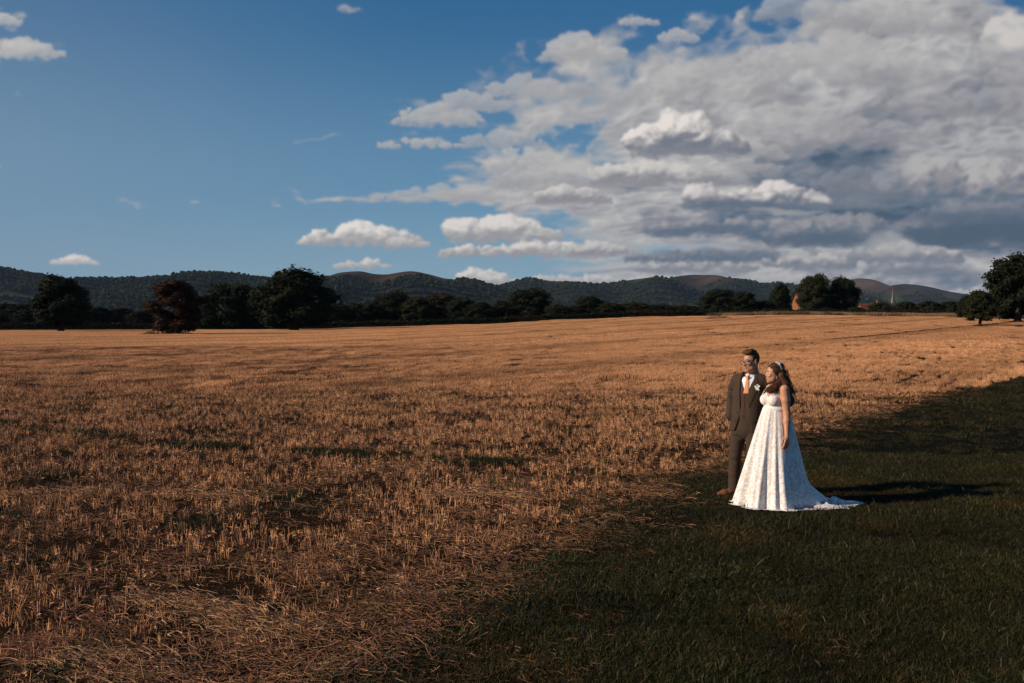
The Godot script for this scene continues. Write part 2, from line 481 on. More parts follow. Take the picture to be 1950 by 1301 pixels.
	for k in 26:
		var u := r.randf_range(2250.0, 9000.0) * (1.0 if k % 2 else -1.0)
		var base := r.randf_range(430.0, 560.0)
		var size := (SKYLINE - base) * r.randf_range(0.8, 2.2)
		cumulus(s, u, base, size * 1.6, size * 0.4, 50 + k, 0.9, 0.45, [0.3, 0.7, 0.95, 0.7, 0.4], 0.9)

func sky_image() -> Image:
	var texel := TAU / 4096.0
	var all := Sheet.new(-PI, PI, PI / 2.0, texel * 4.0)
	var wide := Thread.new()
	wide.start(paint_sheet.bind(all))
	var a0 := -roundi(0.66 / texel) * texel
	var near := Sheet.new(a0, -a0, roundi(0.44 / texel) * texel, texel)
	paint_sheet(near)
	wide.wait_to_finish()
	var out := Image.create_empty(4096, 2048, false, Image.FORMAT_RGBF)
	out.fill(Color(0.10, 0.085, 0.07))
	var im := Image.create_empty(all.w, all.h, false, Image.FORMAT_RGBF)
	for y in all.h:
		for x in all.w:
			im.set_pixel(x, y, all.rgb[y * all.w + x])
	im.resize(4096, 1024, Image.INTERPOLATE_BILINEAR)
	# column 0 of a panorama looks along -z
	out.blit_rect(im, Rect2i(2048, 0, 2048, 1024), Vector2i.ZERO)
	out.blit_rect(im, Rect2i(0, 0, 2048, 1024), Vector2i(2048, 0))
	var x0 := roundi(a0 / texel) + 4096
	var y0 := 1024 - near.h
	for y in near.h:
		for x in near.w:
			out.set_pixel((x0 + x) % 4096, y0 + y, near.rgb[y * near.w + x])
	return out

# ---------------------------------------------------------------- land
const BROW := [[-0.9, 0.0], [-0.27, 0.05], [-0.20, 0.1], [-0.14, 0.55], [-0.04, 1.15], [0.066, 2.35], [0.145, 3.0], [0.28, 3.3], [0.38, 2.95], [0.50, 2.3], [0.7, 1.4], [1.2, 0.3], [1.6, 0.0]]

const EDGE := [[-40.0, -10.0], [4.0, -1.7], [6.5, -0.45], [9.0, 0.65], [11.3, 1.65], [13.5, 2.75], [16.0, 4.1], [19.0, 5.9], [24.0, 9.3], [30.0, 13.8], [36.3, 18.7], [54.0, 33.0], [90.0, 64.0]]

func brow(a: float) -> float:                    # how high the field rises at its far edge, by bearing
	for k in BROW.size() - 1:
		if a < BROW[k + 1][0]:
			return lerpf(BROW[k][1], BROW[k + 1][1], smoothstep(0.0, 1.0, clampf((a - BROW[k][0]) / (BROW[k + 1][0] - BROW[k][0]), 0.0, 1.0)))
	return 0.0

func land(x: float, d: float) -> float:          # height of the ground at x, depth d
	var r := sqrt(x * x + d * d)
	var a := atan2(x, maxf(d, 0.01)) if d > 0.0 else 2.0
	var e := brow(a) * minf(1.0, cos(clampf(a, -1.0, 1.0)) * 1.1)
	var h := 0.0
	if r < 235.0:
		h = e * pow(clampf((r - 22.0) / 208.0, 0.0, 1.0), 1.5)
	else:
		h = e * (1.0 - 0.75 * smoothstep(300.0, 700.0, r)) - 5.0 * smoothstep(350.0, 1500.0, r)
	h += 0.035 * soft.get_noise_2d(x * 0.21, d * 0.21) * (1.0 - smoothstep(150.0, 240.0, r))
	h += 2.5 * soft.get_noise_2d(x * 0.004, d * 0.004) * smoothstep(300.0, 900.0, r)
	return h

func margin(x: float, d: float) -> float:        # > 0 on the mown grass, < 0 on the stubble, metres from the line between
	var line := 0.0
	for k in EDGE.size() - 1:
		if d < EDGE[k + 1][0] or k == EDGE.size() - 2:
			line = lerpf(EDGE[k][1], EDGE[k + 1][1], (d - EDGE[k][0]) / (EDGE[k + 1][0] - EDGE[k][0]))
			break
	return (x - line) * 0.84 + 0.45 * fbm.get_noise_2d(x * 0.35, d * 0.35)

func make_ground() -> void:
	var b := Build.new()
	var cols := []
	var a := -PI
	while a < PI - 0.0005:
		cols.append(a)
		a += 0.0055 if absf(a + 0.002) < 0.62 else 0.05
	var rings := [0.0]
	var r := 0.6
	while r < 14000.0:
		rings.append(r)
		r *= 1.026 if r < 60.0 else 1.045
	for q in rings:
		for c in cols:
			var x: float = q * sin(c)
			var d: float = q * cos(c)
			b.v.append(Vector3(x, land(x, d), -d))
			var n := fbm.get_noise_2d(x * 0.5, d * 0.5)
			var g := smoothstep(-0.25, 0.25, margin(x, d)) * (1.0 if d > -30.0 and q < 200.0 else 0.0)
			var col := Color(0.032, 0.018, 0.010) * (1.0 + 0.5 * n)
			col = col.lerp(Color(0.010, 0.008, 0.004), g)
			if q > 232.0:                          # farmland beyond: pasture, stubble and hedged plots
				var cell := soft.get_noise_2d(roundf(x / 170.0 + 0.35 * soft.get_noise_2d(x * 0.003, d * 0.003)) * 7.1, roundf(d / 230.0) * 5.3)
				var plot := Color(0.055, 0.065, 0.022).lerp(Color(0.17, 0.13, 0.06), smoothstep(-0.1, 0.35, cell)) if cell > -0.15 else Color(0.03, 0.038, 0.014)
				col = col.lerp(plot * (1.0 + 0.3 * n), smoothstep(232.0, 250.0, q))
			col.a = 1.0
			b.c.append(col)
	var w := cols.size()
	for k in rings.size() - 1:
		for s in w:
			var p := k * w + s
			var q := k * w + (s + 1) % w
			for t in [p, p + w, q, q, p + w, q + w]:
				b.i.append(t)
	var m := tinted(0.95, 0.1)
	m.uv1_triplanar = true
	m.uv1_world_triplanar = true
	m.uv1_scale = Vector3(0.8, 0.8, 0.8)
	m.albedo_texture = noise_texture(5, 0.03, [[0.0, Color(0.35, 0.35, 0.35)], [0.45, Color(0.75, 0.72, 0.70)], [1.0, Color(1.0, 1.0, 1.0)]], 512, 6)
	m.heightmap_enabled = true
	m.heightmap_texture = noise_texture(6, 0.05, [], 512, 6)
	m.heightmap_scale = 2.0
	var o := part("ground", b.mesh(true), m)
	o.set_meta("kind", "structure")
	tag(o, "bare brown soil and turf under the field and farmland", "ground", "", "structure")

# a range of hills: crest given as [bearing mark, crest mark] at one distance, slopes falling to the plain
func range_of_hills(crest: Array, dist: float, deep: float, bald: Array, sd: int, label: String) -> Array:
	var b := Build.new()
	var rows := 26
	var heath := Color(0.034, 0.032, 0.027)
	var n := 0
	var places := []
	var u: float = crest[0][0]
	var seg := 0
	var tops := []
	while u <= crest[crest.size() - 1][0]:
		while seg < crest.size() - 2 and u > crest[seg + 1][0]:
			seg += 1
		var t: float = (u - crest[seg][0]) / (crest[seg + 1][0] - crest[seg][0])
		var p0: float = crest[maxi(seg - 1, 0)][1]
		var p3: float = crest[mini(seg + 2, crest.size() - 1)][1]
		tops.append([u, cubic_interpolate(crest[seg][1], crest[seg + 1][1], p0, p3, t)])
		u += 5.0
	for k in tops.size():
		var x: float = (tops[k][0] - 975.0) / LENS * dist
		var top: float = EYE + (SKYLINE - tops[k][1]) / LENS * dist
		for j in rows:
			var s := (float(j) / (rows - 1)) * 1.35 - 0.35      # -0.35 behind the crest .. 1 at the foot
			var d := dist - s * deep
			var fall := 1.0 - smoothstep(0.0, 1.0, s) * 0.65 - 0.35 * s if s > 0.0 else 1.0 - pow(-s / 0.35, 1.6)
			var spur := soft.get_noise_2d(x * 0.0022 + sd, s * 1.2) * 0.28 * sin(PI * clampf(s, 0.0, 1.0))
			var low := -9.0
			var h := low + (top - low) * clampf(fall + spur * (1.0 if s > 0.0 else 0.0), -0.1, 1.0)
			b.v.append(Vector3(x, h, -d))
			var bare := 0.0
			for q in bald:
				bare = maxf(bare, (1.0 - smoothstep(0.6, 1.0, absf(tops[k][0] - q[0]) / q[1])) * (1.0 - smoothstep(q[2] * 0.6, q[2], s + 0.12 * fbm.get_noise_2d(x * 0.004, s * 6.0))))
			var patch := fbm.get_noise_2d(x * 0.0035 + sd * 3.0, s * 5.0)
			var meadow := smoothstep(0.24, 0.34, patch) * smoothstep(0.35, 0.6, s)
			var col := Color(0.020, 0.026, 0.012).lerp(Color(0.06, 0.07, 0.026), meadow).lerp((heath if sd == 2 else Color(0.072, 0.047, 0.030)) * (1.0 + 1.2 * patch), bare)
			col.a = 1.0
			b.c.append(col)
			if bare < 0.35 and meadow < 0.3 and s > -0.12 and s < 1.0:
				places.append([Vector3(x, h, -d), s])
	for k in tops.size() - 1:
		for j in rows - 1:
			var p := k * rows + j
			for q in [p, p + rows, p + 1, p + 1, p + rows, p + rows + 1]:
				b.i.append(q)
	var m := tinted(0.95, 0.1)
	m.uv1_triplanar = true
	m.uv1_world_triplanar = true
	m.uv1_scale = Vector3(0.012, 0.012, 0.012)
	m.albedo_texture = noise_texture(sd + 60, 0.04, [[0.0, Color(0.5, 0.5, 0.5)], [1.0, Color(1.0, 1.0, 1.0)]], 512, 6)
	var o := part("hills", b.mesh(true), m)
	tag(o, label, "hills", "", "structure")
	return [places, dist, deep]

func make_hills() -> void:
	var all := []
	all.append(range_of_hills([[1380, 572], [1430, 566], [1480, 562], [1530, 556], [1570, 549], [1600, 540], [1620, 532], [1640, 531], [1660, 536], [1685, 546], [1700, 552], [1740, 562], [1800, 574], [1860, 582]], 7000.0, 2200.0, [[1640, 60, 0.62]], 1, "bare brown peak with a pale crest rising behind the church spire"))
	all.append(range_of_hills([[1600, 575], [1640, 566], [1670, 552], [1700, 543], [1720, 541], [1745, 547], [1775, 560], [1800, 571], [1830, 577], [1900, 585]], 6600.0, 1800.0, [[1720, 75, 0.5]], 2, "dark rounded hill sloping down to the plain at the end of the range"))
	all.append(range_of_hills([[1150, 560], [1220, 548], [1265, 534], [1290, 525], [1325, 523], [1350, 529], [1375, 534], [1410, 533], [1430, 537], [1440, 541], [1470, 538], [1490, 541], [1530, 550], [1580, 565], [1640, 580]], 5200.0, 1900.0, [[1318, 50, 0.36]], 3, "wooded hill with a bare brown summit in the middle of the range"))
	all.append(range_of_hills([[820, 560], [880, 552], [925, 545], [945, 545], [965, 541], [985, 536], [1005, 532], [1020, 533], [1045, 539], [1100, 539], [1160, 540], [1190, 534], [1220, 531], [1240, 530], [1260, 534], [1300, 548], [1360, 565], [1420, 580]], 4300.0, 1500.0, [[1225, 42, 0.20], [1110, 36, 0.10]], 4, "low dark wooded ridge between the two bare summits"))
	all.append(range_of_hills([[-420, 520], [-260, 500], [-120, 495], [0, 508], [25, 514], [70, 521], [100, 526], [150, 536], [200, 533], [260, 531], [310, 526], [340, 524], [400, 520], [430, 520], [480, 526], [520, 530], [560, 533], [610, 527], [640, 524], [655, 519], [690, 517], [715, 522], [740, 523], [765, 519], [785, 517], [810, 521], [850, 531], [900, 534], [930, 542], [970, 553], [1040, 570], [1100, 582]], 3300.0, 1300.0, [[638, 50, 0.22], [700, 46, 0.15], [795, 90, 0.30], [330, 30, 0.10]], 5, "long wooded ridge with bare brown tops above the hedgerow trees"))
	# woods on the slopes
	var crown := []
	for k in 3:
		var b := Build.new()
		rng.seed = 900 + k
		var wob := []
		for y in 7:
			for x in 8:
				wob.append(rng.randf_range(0.72, 1.18))
		for y in 6:
			for x in 8:
				var p := []
				for q in [[y, x], [y, x + 1], [y + 1, x + 1], [y + 1, x]]:
					var f: float = wob[q[0] * 8 + q[1] % 8] if q[0] > 0 else 1.0
					p.append(Vector3(sin(PI * q[0] / 7.0) * cos(TAU * q[1] / 8.0) * 0.5 * f, 0.45 + cos(PI * q[0] / 7.0) * 0.55 * f, sin(PI * q[0] / 7.0) * sin(TAU * q[1] / 8.0) * 0.5 * f))
				b.quad(p[0], p[1], p[2], p[3])
		crown.append(b.mesh())
	var where := [[], [], []]
	var tints := [[], [], []]
	rng.seed = 31
	for h in all:
		var pl: Array = h[0]
		var cell: float = h[1] / LENS * 5.0
		for q in pl:
			var times := 5 if h[1] < 4000.0 else 4
			if q[1] < 0.02:
				times += 1
			for t in times:
				var size: float = rng.randf_range(4.5, 11.0) * rng.randf_range(0.8, 1.5) * (1.0 + 0.25 * (h[1] - 3300.0) / 3700.0)
				var k := rng.randi() % 3
				var off := Vector3(rng.randf_range(-0.5, 0.5) * cell, 0, rng.randf_range(-0.5, 0.5) * h[2] * 0.054)
				if q[1] < 0.02:
					off.z *= 0.3
					size *= 0.55
				var bs := Basis(Vector3.UP, rng.randf() * TAU).scaled(Vector3(size, size * rng.randf_range(0.6, 0.95), size))
				where[k].append(Transform3D(bs, q[0] + off - Vector3(0, size * 0.2, 0)))
				var g := rng.randf_range(0.6, 1.5)
				tints[k].append(Color(0.019 * g * rng.randf_range(0.85, 1.3), 0.025 * g, 0.011 * g))
	# copses and hedgerow trees out on the plain
	for k in 5200:
		var d := 470.0 + 2200.0 * pow(rng.randf(), 0.8)
		var x := rng.randf_range(-0.62, 0.62) * d
		if fbm.get_noise_2d(x * 0.006, d * 0.004) < 0.02 and absf(fposmod(x + 0.4 * d, 190.0) - 95.0) > 5.0:
			continue
		if d < 900.0 and absf(x / d - 0.385) < 0.035:   # churchyard and village street
			continue
		var size := rng.randf_range(4.0, 11.0)
		var v := rng.randi() % 3
		where[v].append(Transform3D(Basis(Vector3.UP, rng.randf() * TAU).scaled(Vector3(size, size * rng.randf_range(0.7, 1.1), size)), Vector3(x, land(x, d) - 0.3, -d)))
		var g := rng.randf_range(0.6, 1.4)
		tints[v].append(Color(0.020 * g * rng.randf_range(0.9, 1.5), 0.026 * g, 0.010 * g))
	var mat := tinted(0.95, 0.1)
	for k in 3:
		var o := scatter("distant_wood", crown[k], mat, where[k], tints[k])
		tag(o, "dark distant woodland covering the hillsides and the far plain", "wood", "distant woodland", "stuff")

# ---------------------------------------------------------------- buildings
func gable_house(called: String, label: String, at: Vector3, turn: float, size: Vector3, roof_rise: float, wall: Color, roof: Color, chimney: bool) -> Node3D:
	var t := thing(called, label, "house", at, turn)
	var w := size.x / 2.0
	var d := size.z / 2.0
	var b := Build.new()
	b.box(Vector3(-w, 0, -d), Vector3(w, size.y, d))
	for s in [-1.0, 1.0]:                          # gable ends
		b.tri(Vector3(s * w, size.y, -d), Vector3(s * w, size.y + roof_rise, 0), Vector3(s * w, size.y, d))
	var wm := paint(wall, 0.9, 0.2)
	wm.uv1_triplanar = true
	wm.uv1_scale = Vector3(0.9, 2.4, 0.9)
	wm.albedo_texture = noise_texture(71, 0.08, [[0.0, Color(0.55, 0.5, 0.48)], [1.0, Color(1, 1, 1)]], 256, 4)
	part("wall", b.mesh(), wm, t)
	b = Build.new()
	for s in [-1.0, 1.0]:
		var lo := Vector3(0, size.y - 0.25, s * (d + 0.35))
		var hi := Vector3(0, size.y + roof_rise + 0.12, 0)
		var n := Vector3(0, 0.14, 0)
		var a := w + 0.3
		b.quad(lo + Vector3(-a, 0, 0) + n, lo + Vector3(a, 0, 0) + n, hi + Vector3(a, 0, 0) + n, hi + Vector3(-a, 0, 0) + n)
		b.quad(lo + Vector3(-a, 0, 0), lo + Vector3(a, 0, 0), hi + Vector3(a, 0, 0), hi + Vector3(-a, 0, 0))
		b.quad(lo + Vector3(-a, 0, 0), lo + Vector3(a, 0, 0), lo + Vector3(a, 0, 0) + n, lo + Vector3(-a, 0, 0) + n)
		for e in [-a, a]:
			b.quad(lo + Vector3(e, 0, 0), hi + Vector3(e, 0, 0), hi + Vector3(e, 0, 0) + n, lo + Vector3(e, 0, 0) + n)
	var rm := paint(roof, 0.9, 0.2)
	rm.uv1_triplanar = true
	rm.uv1_scale = Vector3(1.2, 3.0, 1.2)
	rm.albedo_texture = noise_texture(72, 0.06, [[0.0, Color(0.5, 0.5, 0.5)], [1.0, Color(1, 1, 1)]], 256, 4)
	var r := part("roof", b.mesh(), rm, t)
	if chimney:
		b = Build.new()
		b.box(Vector3(w - 1.1, size.y + roof_rise - 0.8, -0.4), Vector3(w - 0.3, size.y + roof_rise + 1.1, 0.4))
		b.box(Vector3(w - 0.95, size.y + roof_rise + 1.1, -0.15), Vector3(w - 0.65, size.y + roof_rise + 1.45, 0.15))
		part("chimney", b.mesh(), wm, r)
	var glass := paint(Color(0.02, 0.025, 0.03), 0.15, 0.5)
	var white := paint(Color(0.7, 0.7, 0.68), 0.6)
	var storeys := 2 if size.y > 4.0 else 1
	for k in storeys:
		for x in [-w * 0.5, w * 0.5]:
			var y := 1.0 + k * 2.5
			b = Build.new()
			b.box(Vector3(x - 0.55, y, d - 0.02), Vector3(x + 0.55, y + 1.2, d + 0.03))
			var win := part("window", b.mesh(), glass, t)
			b = Build.new()
			for f in [[-0.62, 0.0, -0.55, 1.2], [0.55, 0.0, 0.62, 1.2], [-0.62, 1.2, 0.62, 1.27], [-0.7, -0.08, 0.7, 0.0], [-0.03, 0.0, 0.03, 1.2]]:
				b.box(Vector3(x + f[0], y + f[1], d + 0.002), Vector3(x + f[2], y + f[3], d + 0.07))
			part("frame", b.mesh(), white, win)
	b = Build.new()
	b.box(Vector3(-0.45, 0, d - 0.02), Vector3(0.45, 2.0, d + 0.05))
	part("door", b.mesh(), paint(Color(0.06, 0.03, 0.02), 0.5), t)
	return t

func spot(u: float, d: float, sink := 0.05) -> Vector3:     # ground at a bearing mark and depth
	var x := (u - 975.0) / LENS * d
	return Vector3(x, land(x, d) - sink, -d)

func make_buildings() -> void:
	gable_house("brick_house", "orange brick house half hidden behind the two tall garden trees", spot(1537, 288), 0.12, Vector3(6.6, 4.3, 6.0), 2.4, Color(0.32, 0.14, 0.068), Color(0.10, 0.055, 0.04), true)
	gable_house("red_roofed_cottage", "low cottage with a red tiled roof beside the second tall garden tree", spot(1656, 330), 0.1, Vector3(7.0, 2.6, 5.0), 2.0, Color(0.30, 0.15, 0.09), Color(0.20, 0.07, 0.045), true)
	gable_house("white_cottage", "small white cottage among the bushes below the church spire", spot(1697, 420), 0.3, Vector3(4.2, 5.2, 4.0), 1.8, Color(0.75, 0.74, 0.72), Color(0.12, 0.09, 0.08), false)
	gable_house("farmhouse", "far white farmhouse between the lone oak and the copper tree", spot(213, 900), 0.2, Vector3(9, 5.5, 7), 2.5, Color(0.72, 0.70, 0.66), Color(0.13, 0.09, 0.07), true)
	gable_house("barn", "far pale barn beside the lone oak at the field edge", spot(68, 700), -0.2, Vector3(14, 4.5, 8), 2.5, Color(0.5, 0.45, 0.38), Color(0.30, 0.28, 0.26), false)
	# church with a spire
	var stone := paint(Color(0.22, 0.21, 0.195), 0.9, 0.2)
	stone.uv1_triplanar = true
	stone.uv1_scale = Vector3(0.4, 0.4, 0.4)
	stone.albedo_texture = noise_texture(73, 0.05, [[0.0, Color(0.6, 0.6, 0.6)], [1.0, Color(1, 1, 1)]], 256, 4)
	var t := thing("church", "pale stone church with a slender spire in front of the bare peak", "church", spot(1700, 780), 0.3)
	var b := Build.new()
	b.box(Vector3(-2.4, 0, -2.4), Vector3(2.4, 15.5, 2.4))
	for c in [[-2.1, -2.1], [2.1, -2.1], [-2.1, 2.1], [2.1, 2.1]]:
		b.tube([Vector3(c[0], 15.5, c[1]), Vector3(c[0], 17.6, c[1])], [0.35, 0.03], 4)
	part("tower", b.mesh(), stone, t)
	b = Build.new()
	b.tube([Vector3(0, 15.4, 0), Vector3(0, 20, 0), Vector3(0, 28.0, 0)], [1.7, 1.05, 0.04], 8)
	b.tube([Vector3(0, 27.8, 0), Vector3(0, 29.2, 0)], [0.05, 0.05], 4)
	part("spire", b.mesh(), stone, t)
	b = Build.new()
	b.box(Vector3(2.4, 0, -4), Vector3(20, 6.5, 4))
	part("nave", b.mesh(), stone, t)
	b = Build.new()
	for s in [-1.0, 1.0]:
		b.quad(Vector3(2.42, 6.4, s * 4.4), Vector3(20.4, 6.4, s * 4.4), Vector3(20.4, 10.5, 0), Vector3(2.42, 10.5, 0))
	b.tri(Vector3(20.02, 6.5, -4), Vector3(20.02, 10.4, 0), Vector3(20.02, 6.5, 4))
	part("roof", b.mesh(), paint(Color(0.12, 0.11, 0.11), 0.8), t)
	for z in [-1.0, 1.0]:
		b = Build.new()
		b.box(Vector3(-0.5, 11.5, z * 2.41 - 0.02), Vector3(0.5, 14, z * 2.41 + 0.02))
		part("belfry_opening", b.mesh(), paint(Color(0.02, 0.02, 0.02)), t)
	# square church tower out on the plain
	t = thing("church_tower", "grey square church tower rising from far trees beside the lone oak", "church", spot(187, 1250), 0.4)
	b = Build.new()
	b.box(Vector3(-2.6, 0, -2.6), Vector3(2.6, 30.0, 2.6))
	part("tower", b.mesh(), stone, t)
	b = Build.new()
	for k in 4:
		for j in 3:
			var a := Basis(Vector3.UP, PI / 2 * k)
			var p := a * Vector3(-2.0 + 1.7 * j, 30.4, 2.4)
			b.box(p - Vector3(0.45, 0.42, 0.45), p + Vector3(0.45, 0.5, 0.45))
	part("battlements", b.mesh(), stone, t)
	b = Build.new()
	b.box(Vector3(-18, 0, -4), Vector3(-2.6, 12, 4))
	part("nave", b.mesh(), stone, t)

# ---------------------------------------------------------------- trees
# a crown one unit wide and one unit high: leaf clumps grouped in lobes, gaps between
func crown_mesh(sd: int, shape: String, leaves: int, leaf: float) -> ArrayMesh:
	rng.seed = sd
	var lobes := []
	var n := 34
	for k in n:
		var y := (k + 0.5) / n
		var a := k * 2.399 + rng.randf() * 0.7
		var wide := 0.0
		match shape:
			"oak": wide = sqrt(maxf(0.0, 1.0 - pow((y - 0.36) / 0.68, 2.0))) * (0.75 if y < 0.12 else 1.0)
			"tall": wide = 0.85 * pow(sin(PI * clampf(y * 0.9 + 0.09, 0.0, 1.0)), 0.6)
			"bush": wide = sqrt(maxf(0.0, 1.0 - pow(y * 0.96, 2.0)))
			"ragged": wide = pow(sin(PI * clampf(y * 0.76 + 0.16, 0.0, 1.0)), 0.6) * (0.86 + 0.3 * sin(y * 17.0 + a))
			"round": wide = sqrt(maxf(0.0, 1.0 - pow((y - 0.45) / 0.6, 2.0)))
		var r := 0.37 * wide * sqrt(rng.randf_range(0.35, 1.0))
		lobes.append([Vector3(cos(a) * r, 0.06 + 0.86 * y, sin(a) * r), rng.randf_range(0.09, 0.17) * (1.0 if shape != "ragged" else 0.85)])
	var b := Build.new()
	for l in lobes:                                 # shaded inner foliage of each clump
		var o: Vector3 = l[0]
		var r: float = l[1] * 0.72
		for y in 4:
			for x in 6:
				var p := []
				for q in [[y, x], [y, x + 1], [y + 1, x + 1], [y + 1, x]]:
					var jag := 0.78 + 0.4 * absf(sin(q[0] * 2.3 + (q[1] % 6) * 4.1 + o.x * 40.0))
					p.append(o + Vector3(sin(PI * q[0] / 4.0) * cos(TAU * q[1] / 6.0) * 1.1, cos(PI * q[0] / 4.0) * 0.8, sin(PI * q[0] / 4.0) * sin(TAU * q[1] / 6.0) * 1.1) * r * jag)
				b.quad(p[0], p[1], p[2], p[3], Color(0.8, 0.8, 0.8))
	for k in leaves:
		var l: Array = lobes[rng.randi() % n]
		var o := Vector3(rng.randfn(), rng.randfn() * 0.8 + 0.12, rng.randfn()).normalized()
		var p: Vector3 = l[0] + o * l[1] * (0.55 + 0.5 * pow(rng.randf(), 0.5)) * Vector3(1.15, 0.85, 1.15)
		if rng.randf() < 0.05:
			p += o * leaf * 2.5
		p.y = maxf(p.y, 0.0)
		var u := Vector3(rng.randfn(), rng.randfn(), rng.randfn()).normalized()
		var w := u.cross(o + Vector3(0.1, 0.3, 0.2) * rng.randfn()).normalized()
		var s := leaf * rng.randf_range(0.6, 1.35)
		var g := rng.randf_range(0.65, 1.35)
		var col := Color(g * rng.randf_range(0.9, 1.15), g, g * rng.randf_range(0.8, 1.1))
		b.quad(p - u * s, p + w * s * 0.62, p + u * s, p - w * s * 0.62, col)
	return b.mesh()

func trunk_mesh(sd: int, stems: int) -> ArrayMesh:   # unit high; radius scaled with the tree
	rng.seed = sd
	var b := Build.new()
	for s in stems:
		var lean := Vector3(rng.randfn() * 0.05, 0, rng.randfn() * 0.05) * (1.0 if stems == 1 else 2.2)
		var foot := lean * 0.5 * (stems - 1)
		var fat := 0.042 / sqrt(stems)
		b.tube([foot, foot + Vector3(0, 0.05, 0) + lean * 0.1, foot + Vector3(0, 0.22, 0) + lean, foot + Vector3(0, 0.5, 0) + lean * 1.6, foot + Vector3(0, 0.86, 0) + lean * 2.2], [fat * 1.7, fat * 1.1, fat, fat * 0.6, 0.006], 8)
		for k in 7:
			var a := k * 2.4 + rng.randf()
			var y := 0.18 + 0.07 * k
			var out := Vector3(cos(a), 0.0, sin(a))
			var from := foot + lean * (1.0 + y) + Vector3(0, y, 0)
			b.tube([from, from + out * 0.12 + Vector3(0, 0.05, 0), from + out * 0.27 + Vector3(0, 0.15 + 0.05 * rng.randf(), 0)], [fat * 0.5, fat * 0.32, 0.004], 5)
	return b.mesh()

var crowns := {}
var trunks := []
var leaf_mats := {}

func tree(called: String, label: String, shape: String, tone: String, u: float, d: float, top: float, wide: float, clear: float, group := "", turn := 0.0) -> Node3D:
	var at := spot(u, d, 0.08)
	var h := EYE + (SKYLINE - top) / LENS * d - at.y
	var t := thing(called, label, "tree" if called.ends_with("tree") else "bush", at, turn, group)
	var w := wide / LENS * d * 1.2
	var k := absi(int(u * 7.0)) % 3
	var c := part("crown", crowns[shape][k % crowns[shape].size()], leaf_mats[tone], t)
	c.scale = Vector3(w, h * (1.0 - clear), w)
	c.position.y = h * clear
	c.rotation.y = u * 1.7
	var s := part("trunk", trunks[2 if shape == "bush" else k % 2], leaf_mats["bark"], t)
	s.scale = Vector3(w * 0.95, h * 0.92, w * 0.95)
	return t

